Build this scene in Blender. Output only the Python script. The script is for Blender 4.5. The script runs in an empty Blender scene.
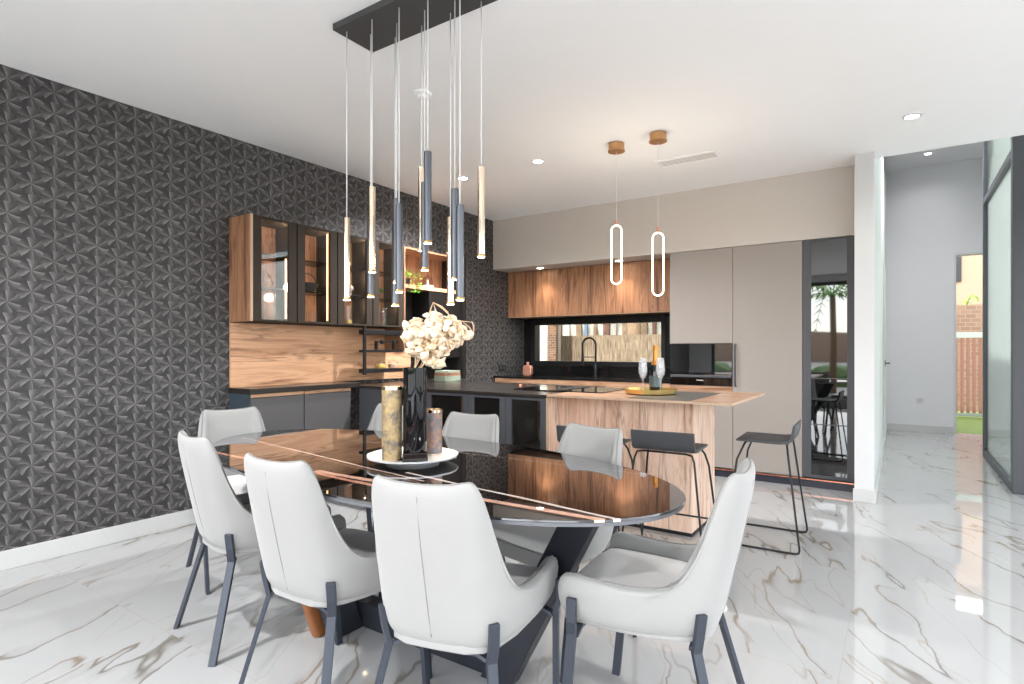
import bpy, bmesh, math, random
from mathutils import Vector, Matrix
PI = math.pi
R = math.radians
sc = bpy.context.scene
col = sc.collection
rnd = random.Random(7)

# ------------------------------------------------------------------ shapes
def B():
    return bmesh.new()

def box(bm, x0, x1, y0, y1, z0, z1, rot=None, about=None):
    v = [bm.verts.new((x, y, z)) for x in (x0, x1) for y in (y0, y1) for z in (z0, z1)]
    for f in ((0, 1, 3, 2), (4, 6, 7, 5), (0, 4, 5, 1), (2, 3, 7, 6), (0, 2, 6, 4), (1, 5, 7, 3)):
        bm.faces.new([v[i] for i in f])
    if rot is not None:
        bmesh.ops.rotate(bm, verts=v, cent=about or (0, 0, 0), matrix=rot)
    return v

def prism(bm, pts, axis, lo, hi):
    def P(a, b, c):
        return {'x': (c, a, b), 'y': (a, c, b), 'z': (a, b, c)}[axis]
    lo_v = [bm.verts.new(P(a, b, lo)) for a, b in pts]
    hi_v = [bm.verts.new(P(a, b, hi)) for a, b in pts]
    n = len(pts)
    bm.faces.new(lo_v[::-1]); bm.faces.new(hi_v)
    for i in range(n):
        bm.faces.new([lo_v[i], lo_v[(i + 1) % n], hi_v[(i + 1) % n], hi_v[i]])

def tube(bm, pts, r, seg=8, closed=False, caps=True):
    pts = [Vector(p) for p in pts]
    n = len(pts)
    rings = []
    up = None
    for i, p in enumerate(pts):
        if closed:
            d = pts[(i + 1) % n] - pts[i - 1]
        else:
            d = pts[min(i + 1, n - 1)] - pts[max(i - 1, 0)]
        d.normalize()
        if up is None:
            up = Vector((0, 0, 1)) if abs(d.z) < .9 else Vector((1, 0, 0))
        a = d.cross(up)
        if a.length < 1e-4:
            a = d.cross(Vector((.3, 1, .2)))
        a.normalize(); b = d.cross(a); b.normalize(); up = -b if (-b).dot(up) > 0 else b
        rr = r[i] if isinstance(r, (list, tuple)) else r
        rings.append([bm.verts.new(p + (a * math.cos(t) + b * math.sin(t)) * rr) for t in [2 * PI * k / seg for k in range(seg)]])
    m = n if closed else n - 1
    for i in range(m):
        A, C = rings[i], rings[(i + 1) % n]
        off = 0
        if closed and i == n - 1:
            off = min(range(seg), key=lambda o: (A[0].co - C[o].co).length)
        for k in range(seg):
            bm.faces.new([A[k], A[(k + 1) % seg], C[(k + 1 + off) % seg], C[(k + off) % seg]])
    if caps and not closed:
        bm.faces.new(rings[0][::-1]); bm.faces.new(rings[-1])

def lathe(bm, prof, seg=24, c=(0, 0)):
    rings = []
    for r, z in prof:
        if r < 1e-6:
            rings.append([bm.verts.new((c[0], c[1], z))])
        else:
            rings.append([bm.verts.new((c[0] + r * math.cos(2 * PI * k / seg), c[1] + r * math.sin(2 * PI * k / seg), z)) for k in range(seg)])
    for A, C in zip(rings, rings[1:]):
        for k in range(seg):
            q = [A[k % len(A)], A[(k + 1) % len(A)], C[(k + 1) % len(C)], C[k % len(C)]]
            q = list(dict.fromkeys(q))
            if len(q) > 2:
                try: bm.faces.new(q)
                except ValueError: pass

def cyl(bm, c, r, z0, z1, seg=24):
    lathe(bm, [(0, z0), (r, z0), (r, z1), (0, z1)], seg, c)

def rrect(x0, x1, y0, y1, r, n=5):
    out = []
    for cx, cy, a in ((x1 - r, y1 - r, 0), (x0 + r, y1 - r, 90), (x0 + r, y0 + r, 180), (x1 - r, y0 + r, 270)):
        for k in range(n + 1):
            t = R(a + 90 * k / n)
            out.append((cx + r * math.cos(t), cy + r * math.sin(t)))
    return out

# ------------------------------------------------------------------ objects
def origin_of(p):
    o = Vector((0, 0, 0))
    while p is not None:
        o += p.location; p = p.parent
    return o

def make(name, bm, mat, parent=None, local=False, smooth=None, bevel=0, subsurf=0, solid=0, seg=2):
    """link a bmesh as ONE mesh object; shapes are given in room coordinates unless local=True"""
    bmesh.ops.recalc_face_normals(bm, faces=bm.faces)
    me = bpy.data.meshes.new(name)
    if parent is None and not local:
        xs = [v.co for v in bm.verts]
        lo = Vector([min(c[i] for c in xs) for i in range(3)]); hi = Vector([max(c[i] for c in xs) for i in range(3)])
        off = Vector(((lo.x + hi.x) / 2, (lo.y + hi.y) / 2, lo.z))
    elif not local:
        off = origin_of(parent)
    else:
        off = Vector((0, 0, 0))
    bmesh.ops.translate(bm, verts=bm.verts, vec=-off)
    bm.to_mesh(me); bm.free()
    o = bpy.data.objects.new(name, me)
    col.objects.link(o)
    me.materials.append(mat)
    if parent is None:
        o.location = off
    else:
        o.parent = parent
    if solid:
        m = o.modifiers.new('Solidify', 'SOLIDIFY'); m.thickness = solid; m.offset = -1
    if bevel:
        m = o.modifiers.new('Bevel', 'BEVEL'); m.width = bevel; m.segments = seg; m.limit_method = 'ANGLE'; m.angle_limit = R(40)
    if subsurf:
        m = o.modifiers.new('Subdivision', 'SUBSURF'); m.levels = subsurf; m.render_levels = subsurf
    if smooth:
        for p in me.polygons: p.use_smooth = True
        if smooth is not True:
            try: me.set_sharp_from_angle(angle=R(smooth))
            except Exception: pass
    return o

def tag(o, label, cat, group=None):
    o['label'] = label; o['category'] = cat
    if group: o['group'] = group
    return o

def thing(name, label, cat, loc=(0, 0, 0), rotz=0, group=None):
    o = bpy.data.objects.new(name, None); col.objects.link(o)
    o.empty_display_size = .1
    o.location = loc; o.rotation_euler = (0, 0, rotz)
    return tag(o, label, cat, group)

def struct(name, bm, mat, **k):
    o = make(name, bm, mat, **k)
    if o.parent is None: o['kind'] = 'structure'
    return o

def dup(root, loc=None, rotz=None, label=None, group=None):
    def cp(o, par):
        c = o.copy(); col.objects.link(c)
        if par is not None: c.parent = par
        for ch in o.children: cp(ch, c)
        return c
    r = cp(root, None)
    if loc is not None: r.location = loc
    if rotz is not None: r.rotation_euler = (0, 0, rotz)
    if label: r['label'] = label
    if group: r['group'] = group
    return r

# ------------------------------------------------------------------ materials
class NT:
    def __init__(s, name):
        s.m = bpy.data.materials.new(name); s.m.use_nodes = True
        s.t = s.m.node_tree; s.t.nodes.clear()
        s.out = s.t.nodes.new('ShaderNodeOutputMaterial')
    def n(s, typ, **kw):
        nd = s.t.nodes.new('ShaderNode' + typ)
        for k, v in kw.items():
            if k.startswith('_'):
                setattr(nd, k[1:], v)
            else:
                s.put(nd.inputs[k.replace('__', ' ')], v)
        return nd
    def put(s, sock, v):
        if hasattr(v, 'is_linked') or isinstance(v, bpy.types.NodeSocket): s.t.links.new(v, sock)
        elif isinstance(v, bpy.types.Node): s.t.links.new(v.outputs[0], sock)
        else:
            if isinstance(v, (tuple, list)) and len(v) == 3 and sock.type == 'RGBA': v = (*v, 1)
            sock.default_value = v
    def M(s, op, a, b=None, c=None):
        nd = s.t.nodes.new('ShaderNodeMath'); nd.operation = op
        for i, v in enumerate((a, b, c)):
            if v is not None: s.put(nd.inputs[i], v)
        return nd.outputs[0]
    def ramp(s, fac, stops, interp='LINEAR'):
        nd = s.t.nodes.new('ShaderNodeValToRGB'); cr = nd.color_ramp; cr.interpolation = interp
        while len(cr.elements) < len(stops): cr.elements.new(.5)
        for e, (p, c) in zip(cr.elements, stops):
            e.position = p; e.color = (*c, 1) if len(c) == 3 else c
        s.put(nd.inputs[0], fac)
        return nd.outputs[0]
    def mix(s, f, a, b, mode='MIX'):
        nd = s.t.nodes.new('ShaderNodeMix'); nd.data_type = 'RGBA'; nd.blend_type = mode
        s.put(nd.inputs[0], f); s.put(nd.inputs[6], a); s.put(nd.inputs[7], b)
        return nd.outputs[2]
    def sep(s, v):
        nd = s.n('SeparateXYZ'); s.put(nd.inputs[0], v); return nd.outputs
    def comb(s, x, y, z):
        nd = s.n('CombineXYZ')
        for i, v in enumerate((x, y, z)): s.put(nd.inputs[i], v)
        return nd.outputs[0]
    def pbsdf(s, **kw):
        nd = s.t.nodes.new('ShaderNodeBsdfPrincipled')
        for k, v in kw.items(): s.put(nd.inputs[k.replace('__', ' ')], v)
        return nd
    def fin(s, sh):
        s.t.links.new(sh.outputs[0] if isinstance(sh, bpy.types.Node) else sh, s.out.inputs[0]); return s.m
    def obj(s): return s.n('TexCoord').outputs['Object']
    def pos(s): return s.n('NewGeometry').outputs['Position']

def srgb(r, g, b):
    return tuple((c / 255 / 12.92) if c / 255 <= .04045 else ((c / 255 + .055) / 1.055) ** 2.4 for c in (r, g, b))

def plain(name, rgb, rough=.5, metal=0, ior=1.5, bump=0, bscale=200, **kw):
    t = NT(name)
    no = t.n('TexNoise', Scale=bscale if bump else 6., Detail=3.); t.put(no.inputs['Vector'], t.obj())
    c = t.mix(t.M('MULTIPLY', no.outputs[0], .12), rgb, tuple(x * .7 for x in rgb))
    b = t.pbsdf(Base__Color=c, Roughness=rough, Metallic=metal, IOR=ior, **kw)
    if bump:
        bp = t.n('Bump', Strength=bump, Distance=.002); t.put(bp.inputs['Height'], no.outputs[0]); t.put(b.inputs['Normal'], bp.outputs[0])
    return t.fin(b)

def emit(name, rgb, s):
    t = NT(name)
    return t.fin(t.n('Emission', Color=rgb, Strength=s))

def glassy(name, tint=(1, 1, 1), ior=1.45):
    t = NT(name)
    lw = t.n('LayerWeight', Blend=.5).outputs['Facing']
    f0 = ((ior - 1) / (ior + 1)) ** 2
    mx = t.n('MixShader'); t.put(mx.inputs[0], t.M('ADD', f0, t.M('MULTIPLY', t.M('POWER', lw, 4.5), .75)))
    t.put(mx.inputs[1], t.n('BsdfTransparent', Color=tint).outputs[0])
    t.put(mx.inputs[2], t.n('BsdfGlossy', Roughness=.01).outputs[0])
    return t.fin(mx)

def wood(name, axis, light, mid, dark, sc_=1.0, rough=.45):
    t = NT(name)
    p = t.obj(); x, y, z = t.sep(p)
    info = t.n('ObjectInfo').outputs['Random']
    off = t.M('MULTIPLY', info, 17.)
    A = {'x': x, 'y': y, 'z': z}
    g = [t.M('MULTIPLY', A[k], (.9 if k == axis else 9.) * sc_) for k in 'xyz']
    g[0] = t.M('ADD', g[0], off); g[1] = t.M('ADD', g[1], off)
    v = t.comb(*g)
    n1 = t.n('TexNoise', Scale=1., Detail=6., Roughness=.62, Distortion=.9); t.put(n1.inputs['Vector'], v)
    v2 = t.comb(*[t.M('MULTIPLY', A[k], (2.5 if k == axis else 90.) * sc_) for k in 'xyz'])
    n2 = t.n('TexNoise', Scale=1., Detail=3., Roughness=.6); t.put(n2.inputs['Vector'], v2)
    v3 = t.comb(*[t.M('ADD', t.M('MULTIPLY', A[k], (2.2 if k == axis else 5.) * sc_), off) for k in 'xyz'])
    vo = t.n('TexVoronoi', Scale=1.); t.put(vo.inputs['Vector'], v3)
    knot = t.ramp(vo.outputs['Distance'], [(.02, (1, 1, 1)), (.16, (0, 0, 0))])
    c = t.ramp(n1.outputs[0], [(.33, dark), (.43, mid), (.52, light), (.60, mid), (.68, light)])
    v5 = t.comb(*[t.M('ADD', t.M('MULTIPLY', A[k], (.45 if k == axis else 7.) * sc_), off) for k in 'xyz'])
    n5 = t.n('TexNoise', Scale=1., Detail=4., Roughness=.6, Distortion=.25); t.put(n5.inputs['Vector'], v5)
    crack = t.ramp(t.M('ABSOLUTE', t.M('SUBTRACT', n5.outputs[0], .5)), [(.0, (1, 1, 1)), (.018, (0, 0, 0))])
    c = t.mix(t.M('MULTIPLY', crack, .55), c, tuple(k * .5 for k in dark))
    c = t.mix(t.M('MULTIPLY', n2.outputs[0], .26), c, tuple(k * .55 for k in dark))
    c = t.mix(t.M('MULTIPLY', knot, .6), c, tuple(k * .45 for k in dark))
    b = t.pbsdf(Base__Color=c, Roughness=rough)
    bp = t.n('Bump', Strength=.15, Distance=.002); t.put(bp.inputs['Height'], n2.outputs[0]); t.put(b.inputs['Normal'], bp.outputs[0])
    return t.fin(b)
SKY, SUN, EXPO = .42, 4.2, 1.34
WL, WM, WD = srgb(190, 140, 106), srgb(160, 114, 84), srgb(108, 72, 52)
M_wood_v = wood('brown_oak_upright_grain', 'z', WL, WM, WD)
M_wood_h = wood('brown_oak_level_grain', 'y', srgb(236, 186, 146), srgb(214, 160, 122), srgb(140, 96, 70))
M_wood_isl = wood('light_brown_oak_upright_grain', 'z', srgb(252, 222, 200), srgb(236, 198, 172), srgb(176, 132, 108))
M_wood_x = wood('brown_oak_worktop_grain', 'x', srgb(190, 150, 120), srgb(158, 118, 90), srgb(116, 82, 62), rough=.3)
M_canopy = plain('dark_grey_textured_steel', srgb(74, 74, 75), .6, .2)
M_wood_mid = plain('oak_edge_band', srgb(146, 108, 82), .5)
M_wood_edge = plain('pale_oak_edge', srgb(190, 160, 134), .5)

def wallpaper():
    t = NT('folded_fan_wallpaper')
    x, y, z = t.sep(t.pos())
    u = t.M('ADD', y, x)
    CX, H = .212, .122
    def cell(ou, oz):
        a = t.M('SUBTRACT', t.M('FRACT', t.M('ADD', t.M('DIVIDE', u, CX), ou)), .5)
        b = t.M('SUBTRACT', t.M('FRACT', t.M('ADD', t.M('DIVIDE', z, H), oz)), .5)
        a = t.M('MULTIPLY', a, CX); b = t.M('MULTIPLY', b, H)
        d = t.M('ADD', t.M('MULTIPLY', a, a), t.M('MULTIPLY', b, b))
        return a, b, d
    a1, b1, d1 = cell(0, 0); a2, b2, d2 = cell(.5, .5)
    s = t.M('LESS_THAN', d2, d1)
    def sel(p, q): return t.M('ADD', t.M('MULTIPLY', q, s), t.M('MULTIPLY', p, t.M('SUBTRACT', 1., s)))
    a, b, d = sel(a1, a2), sel(b1, b2), sel(d1, d2)
    th = t.M('ARCTAN2', b, a)
    k = t.M('ADD', t.M('MULTIPLY', th, 6 / (2 * PI)), 6.25)
    f = t.M('FRACT', k)
    idx = t.M('FLOOR', k)
    par = t.M('MODULO', idx, 2.)
    r = t.M('DIVIDE', t.M('SQRT', d), .07)
    wn = t.n('TexNoise', Scale=9., Detail=1.); t.put(wn.inputs['Vector'], t.pos())
    k = t.M('ADD', k, t.M('MULTIPLY', t.M('SUBTRACT', wn.outputs[0], .5), .9))
    f = t.M('FRACT', k); par = t.M('MODULO', t.M('FLOOR', k), 2.)
    saw = t.M('POWER', f, 1.3)
    rr = t.M('MULTIPLY', r, .25)
    v = t.M('ADD', t.M('MULTIPLY', saw, .75), t.M('MULTIPLY', par, .18))
    v = t.M('SUBTRACT', v, t.M('MULTIPLY', rr, .8))
    n = t.n('TexNoise', Scale=60., Detail=3.); t.put(n.inputs['Vector'], t.pos())
    n2 = t.n('TexNoise', Scale=5., Detail=2.); t.put(n2.inputs['Vector'], t.pos())
    v = t.M('ADD', v, t.M('MULTIPLY', t.M('SUBTRACT', n.outputs[0], .5), .35))
    v = t.M('ADD', v, t.M('MULTIPLY', t.M('SUBTRACT', n2.outputs[0], .5), .4))
    c = t.ramp(v, [(.0, srgb(44, 42, 43)), (.35, srgb(72, 70, 70)), (.7, srgb(106, 103, 103)), (1., srgb(146, 143, 142))])
    bs = t.pbsdf(Base__Color=c, Roughness=.55)
    bp = t.n('Bump', Strength=.25, Distance=.006); t.put(bp.inputs['Height'], v); t.put(bs.inputs['Normal'], bp.outputs[0])
    return t.fin(bs)
M_paper = wallpaper()

def marble_floor():
    t = NT('white_marble_tiles')
    p = t.pos(); x, y, z = t.sep(p)
    T = 1.2
    tx = t.M('DIVIDE', t.M('ADD', t.M('SUBTRACT', x, 3.862), 12.), T)
    right = t.M('GREATER_THAN', x, 3.862)
    ty = t.M('DIVIDE', t.M('ADD', t.M('SUBTRACT', y, 2.405), t.M('ADD', 12., t.M('MULTIPLY', right, .13))), T)
    fx, fy = t.M('FRACT', tx), t.M('FRACT', ty)
    ix, iy = t.M('FLOOR', tx), t.M('FLOOR', ty)
    rv = t.n('TexWhiteNoise', _noise_dimensions='2D'); t.put(rv.inputs['Vector'], t.comb(ix, iy, 0.))
    ox, oy, oz = t.sep(rv.outputs['Color'])
    ca, sa = math.cos(R(26)), math.sin(R(26))
    al = t.M('SUBTRACT', t.M('MULTIPLY', y, ca), t.M('MULTIPLY', x, sa))
    ac = t.M('ADD', t.M('MULTIPLY', x, ca), t.M('MULTIPLY', y, sa))
    w = t.n('TexNoise', Scale=1.0, Detail=5., Roughness=.55); t.put(w.inputs['Vector'], t.comb(t.M('ADD', x, t.M('MULTIPLY', ox, 9.)), t.M('ADD', y, t.M('MULTIPLY', oy, 9.)), 0.))
    bend = t.M('MULTIPLY', t.M('SUBTRACT', w.outputs[0], .5), .34)
    ac2 = t.M('ADD', ac, bend)
    v = t.comb(t.M('ADD', t.M('MULTIPLY', ac2, 2.0), t.M('MULTIPLY', ox, 30.)), t.M('ADD', t.M('MULTIPLY', al, .42), t.M('MULTIPLY', oy, 30.)), t.M('MULTIPLY', oz, 20.))
    n1 = t.n('TexNoise', Scale=1.45, Detail=3., Roughness=.5, Distortion=.1); t.put(n1.inputs['Vector'], v)
    line = t.M('ABSOLUTE', t.M('SUBTRACT', n1.outputs[0], .5))
    n3 = t.n('TexNoise', Scale=1.5, Detail=3.); t.put(n3.inputs['Vector'], t.comb(t.M('ADD', x, t.M('MULTIPLY', oz, 8.)), t.M('ADD', y, t.M('MULTIPLY', ox, 8.)), 3.))
    vary = t.ramp(n3.outputs[0], [(.28, (.1, .1, .1)), (.47, (1, 1, 1))])
    thin = t.M('MULTIPLY', t.ramp(line, [(.0, (1, 1, 1)), (.003, (.8, .8, .8)), (.009, (0, 0, 0))]), vary)
    v4 = t.comb(t.M('ADD', t.M('MULTIPLY', ac2, 3.6), t.M('MULTIPLY', oy, 40.)), t.M('ADD', t.M('MULTIPLY', al, .6), t.M('MULTIPLY', ox, 40.)), 5.)
    n4 = t.n('TexNoise', Scale=1., Detail=2., Roughness=.5, Distortion=.15); t.put(n4.inputs['Vector'], v4)
    line2 = t.M('ABSOLUTE', t.M('SUBTRACT', n4.outputs[0], .47))
    thin2 = t.M('MULTIPLY', t.ramp(line2, [(.0, (1, 1, 1)), (.006, (0, 0, 0))]), t.ramp(n3.outputs[0], [(.48, (1, 1, 1)), (.64, (.15, .15, .15))]))
    side = t.M('SUBTRACT', n1.outputs[0], .5)
    cloud = t.M('MULTIPLY', t.ramp(side, [(.0, (0, 0, 0)), (.002, (1, 1, 1)), (.022, (.6, .6, .6)), (.038, (0, 0, 0))]), t.ramp(n3.outputs[0], [(.40, (0, 0, 0)), (.54, (1, 1, 1))]))
    base = srgb(173, 173, 172)
    c = t.mix(t.M('MULTIPLY', cloud, .6), base, srgb(158, 158, 155))
    n5 = t.n('TexNoise', Scale=.9, Detail=1.); t.put(n5.inputs['Vector'], p)
    vc = t.ramp(n5.outputs[0], [(.42, srgb(110, 104, 95)), (.57, srgb(138, 116, 90)), (.64, srgb(116, 112, 105))])
    c = t.mix(t.M('MULTIPLY', thin, .9), c, vc)
    c = t.mix(t.M('MULTIPLY', thin2, .8), c, srgb(158, 150, 138))
    e = .0016
    jx = t.M('LESS_THAN', t.M('ABSOLUTE', t.M('SUBTRACT', fx, .5)), .5 - e)
    jy = t.M('LESS_THAN', t.M('ABSOLUTE', t.M('SUBTRACT', fy, .5)), .5 - e)
    joint = t.M('SUBTRACT', 1., t.M('MULTIPLY', jx, jy))
    c = t.mix(t.M('MULTIPLY', joint, .55), c, srgb(170, 160, 146))
    b = t.pbsdf(Base__Color=c, Roughness=.035, IOR=1.75)
    return t.fin(b)
M_floor = marble_floor()

def table_ceramic():
    t = NT('black_veined_ceramic')
    p = t.pos(); x, y, z = t.sep(p)
    n = t.n('TexNoise', Scale=2.5, Detail=4.); t.put(n.inputs['Vector'], t.comb(x, t.M('MULTIPLY', y, 3.), 0.))
    n2 = t.n('TexNoise', Scale=14., Detail=4.); t.put(n2.inputs['Vector'], t.comb(t.M('MULTIPLY', x, .5), t.M('MULTIPLY', y, 3.), 0.))
    wob = t.M('MULTIPLY', t.M('SUBTRACT', n.outputs[0], .5), .02)
    col_ = t.mix(n2.outputs[0], srgb(6, 6, 6), srgb(22, 19, 17))
    for (ax, ay, bx, by, w, c, k) in ((1.3, 1.66, 2.6, 1.47, .006, srgb(235, 205, 190), .95), (1.3, 1.625, 2.6, 1.445, .003, srgb(190, 140, 110), .9),
                                 (1.2, 1.375, 2.61, 1.32, .011, srgb(235, 165, 135), 1.), (2.3, 1.36, 3.3, 1.385, .014, srgb(240, 190, 165), 1.), (2.6, 1.52, 3.4, 1.42, .008, srgb(240, 225, 215), 1.),
                                 (1.8, 1.93, 3.2, 1.98, .003, srgb(200, 190, 180), .7)):
        s = (by - ay) / (bx - ax)
        d = t.M('ABSOLUTE', t.M('ADD', t.M('SUBTRACT', t.M('SUBTRACT', y, ay), t.M('MULTIPLY', t.M('SUBTRACT', x, ax), s)), wob))
        d = t.M('ADD', d, t.M('MULTIPLY', t.M('SUBTRACT', n2.outputs[0], .5), w * .9))
        f = t.M('LESS_THAN', d, w)
        if k < 2:
            f = t.M('MULTIPLY', f, t.M('MULTIPLY', t.M('GREATER_THAN', x, ax - .05), t.M('LESS_THAN', x, bx + .1)))
        cc = t.mix(n2.outputs[0], c, tuple(q * .75 for q in c))
        col_ = t.mix(t.M('MULTIPLY', f, k), col_, cc)
    lw = t.n('LayerWeight', Blend=.5).outputs['Facing']
    mx = t.n('MixShader'); t.put(mx.inputs[0], t.M('ADD', .15, t.M('MULTIPLY', t.M('MULTIPLY', lw, lw), .72)))
    t.put(mx.inputs[1], t.n('BsdfDiffuse', Color=col_).outputs[0]); t.put(mx.inputs[2], t.n('BsdfGlossy', Roughness=.01, Color=(.93, .93, .95)).outputs[0])
    return t.fin(mx)
M_ceramic = table_ceramic()

def fabric(name, rgb, rough=.85):
    t = NT(name)
    p = t.obj(); x, y, z = t.sep(p)
    wv = t.M('MULTIPLY', t.M('SINE', t.M('MULTIPLY', t.M('ADD', x, y), 900.)), t.M('SINE', t.M('MULTIPLY', z, 900.)))
    n = t.n('TexNoise', Scale=7., Detail=4.); t.put(n.inputs['Vector'], p)
    c = t.mix(t.M('MULTIPLY', n.outputs[0], .35), rgb, tuple(k * .8 for k in rgb))
    b = t.pbsdf(Base__Color=c, Roughness=rough, Sheen__Weight=.25, Sheen__Roughness=.4)
    bp = t.n('Bump', Strength=.12, Distance=.001); t.put(bp.inputs['Height'], wv); t.put(b.inputs['Normal'], bp.outputs[0])
    return t.fin(b)
M_shell = fabric('off_white_woven_fabric', srgb(153, 152, 150))
M_velvet = fabric('pale_grey_velvet', srgb(224, 221, 218))
M_stitch = plain('grey_thread', srgb(128, 126, 123), .8)

M_leg = plain('slate_grey_painted_metal', srgb(54, 59, 69), .4, .25)
M_base = plain('dark_graphite_metal', srgb(48, 50, 58), .4, .4)
M_rim = plain('grey_metal_rim', srgb(118, 120, 126), .35, .4)
M_black = plain('matt_black_metal', srgb(24, 24, 26), .45, .2)
M_stool = plain('charcoal_moulded_plastic', srgb(64, 65, 68), .5)
M_white = plain('white_paint', srgb(208, 208, 208), .6)
M_ceil = plain('ceiling_white_paint', srgb(252, 252, 252), .8)
M_hall = plain('hall_white_paint', srgb(222, 222, 224), .7)
M_skirt = plain('white_lacquer_skirting', srgb(194, 194, 193), .35)
M_beige = plain('greige_paint', srgb(206, 199, 191), .7)
M_greige = plain('greige_laminate', srgb(153, 145, 139), .45)
M_greylam = plain('grey_laminate', srgb(82, 80, 80), .5)
M_brownlam = plain('dark_brown_grey_laminate', srgb(58, 50, 43), .7, ior=1.25)
M_anth = plain('anthracite_frame', srgb(72, 73, 78), .45)
M_bluegrey = plain('blue_grey_side_panel', srgb(58, 70, 80), .5)
M_plinth = plain('dark_navy_plinth', srgb(40, 42, 54), .4)
M_copper = plain('polished_copper', srgb(226, 150, 125), .25, 1.)
M_copper2 = plain('hammered_copper', srgb(222, 160, 135), .35, .6, bump=.6, bscale=60)
M_rose = plain('brushed_copper', srgb(196, 150, 104), .35, .75)
M_gold = plain('polished_brass', srgb(236, 216, 192), .12, 1.)
M_goldtray = plain('gold_tray_metal', srgb(232, 200, 128), .35, 1.)
M_blue = plain('satin_blue_grey_anodised', srgb(100, 103, 110), .32, .75)
M_brasscap = plain('brass_collar', srgb(214, 170, 110), .25, 1.)
M_darktop = plain('dark_ceramic_worktop', srgb(46, 41, 38), .22)
M_blackmarble = plain('black_marble', srgb(22, 22, 23), .15)
M_blackglass = plain('black_mirror_glass', srgb(8, 9, 10), .02, 0, 2.0)
M_cooktop = plain('black_hob_glass', srgb(10, 10, 11), .05, 0, 1.6)
M_mat = plain('dark_grey_inset', srgb(66, 64, 62), .4)
M_glass = glassy('clear_glass')
M_pane = glassy('window_glass', (.96, .985, .97), 1.5)
M_greenpane = glassy('greenish_pane', (.80, .86, .80), 1.7)
M_smoke = glassy('smoked_glass', (.78, .76, .74), 1.45)
M_shelf = glassy('dark_glass_shelf', (.25, .25, .26), 1.4)
def sheen_glass():
    t = NT('thin_glass_painted_sheen')
    mx = t.n('MixShader'); lw = t.n('LayerWeight', Blend=.5).outputs['Facing']; t.put(mx.inputs[0], t.M('ADD', .05, t.M('MULTIPLY', t.M('POWER', lw, 4.), .7)))
    m2 = t.n('MixShader'); t.put(m2.inputs[0], .22); t.put(m2.inputs[1], t.n('BsdfTransparent').outputs[0]); t.put(m2.inputs[2], t.n('BsdfDiffuse', Color=(.9, .92, .95)).outputs[0])  # white diffuse share paints in the bright window reflection
    t.put(mx.inputs[1], m2.outputs[0]); t.put(mx.inputs[2], t.n('BsdfGlossy', Roughness=.02).outputs[0])
    return t.fin(mx)
M_sheen_glass = sheen_glass()
M_niche_black = plain('black_recess_laminate', srgb(20, 17, 16), .5)
M_cord = plain('pale_cord', srgb(236, 236, 236), .4)
M_led = emit('warm_led', (1, .86, .68), 9.)
M_led_strip = emit('amber_led_strip', (1, .56, .22), 2.2)
M_ring = emit('warm_tube_led', (1, .80, .60), 3.6)
M_down = emit('downlight_led', (1, .97, .92), 14.)
M_downwarm = emit('warm_downlight_led', (1, .88, .7), 14.)
M_leaf = plain('leaf_green', srgb(124, 180, 52), .5)
M_leafdark = plain('dark_leaf_green', srgb(84, 116, 56), .7)
M_petal = plain('cream_dried_petals', srgb(252, 230, 200), .75, bump=.4, bscale=80, Subsurface__Weight=.15)
M_twig = plain('pale_dried_stem', srgb(205, 175, 140), .7)
M_bottle = plain('dark_green_bottle_glass', srgb(16, 22, 20), .06)
M_foil = plain('orange_gold_foil', srgb(208, 140, 66), .35, .7)
M_paperlabel = plain('dark_silver_label', srgb(92, 104, 106), .4, .3)
M_plate = plain('white_speckled_stone', srgb(206, 206, 206), .35, bump=.3, bscale=90)
M_ceramicwhite = plain('white_glazed_ceramic', srgb(232, 230, 226), .2)
M_yellow = plain('yellow_pasta', srgb(226, 190, 90), .6)
M_pink = plain('pinkish_grain', srgb(214, 170, 140), .6)
M_bookgreen = plain('pale_green_cloth_cover', srgb(150, 160, 142), .7)
M_bookbrown = plain('tan_paper_cover', srgb(160, 112, 84), .7)

def vase_black():
    t = NT('black_lacquer_vase')
    return t.fin(t.pbsdf(Base__Color=(.004, .004, .005), Roughness=.03, IOR=1.5))
M_vase = vase_black()

def candle(name, a, b, scale):
    t = NT(name)
    p = t.obj()
    v = t.n('TexVoronoi', Scale=scale, _feature='DISTANCE_TO_EDGE'); t.put(v.inputs['Vector'], p)
    n = t.n('TexNoise', Scale=scale * .6, Detail=5.); t.put(n.inputs['Vector'], p)
    f = t.M('ADD', t.M('MULTIPLY', t.ramp(v.outputs[0], [(0., (0, 0, 0)), (.2, (1, 1, 1))]), .35), t.ramp(n.outputs[0], [(.38, (0, 0, 0)), (.58, (.75, .75, .75))]))
    c = t.mix(f, a, b)
    return t.fin(t.pbsdf(Base__Color=c, Roughness=.4, Metallic=.15))
M_candle_a = candle('gold_and_grey_mottled_glass', srgb(86, 82, 84), srgb(172, 148, 104), 42)
M_candle_b = candle('blue_grey_and_rust_mottled_glass', srgb(168, 126, 96), srgb(104, 106, 116), 80)

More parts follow.
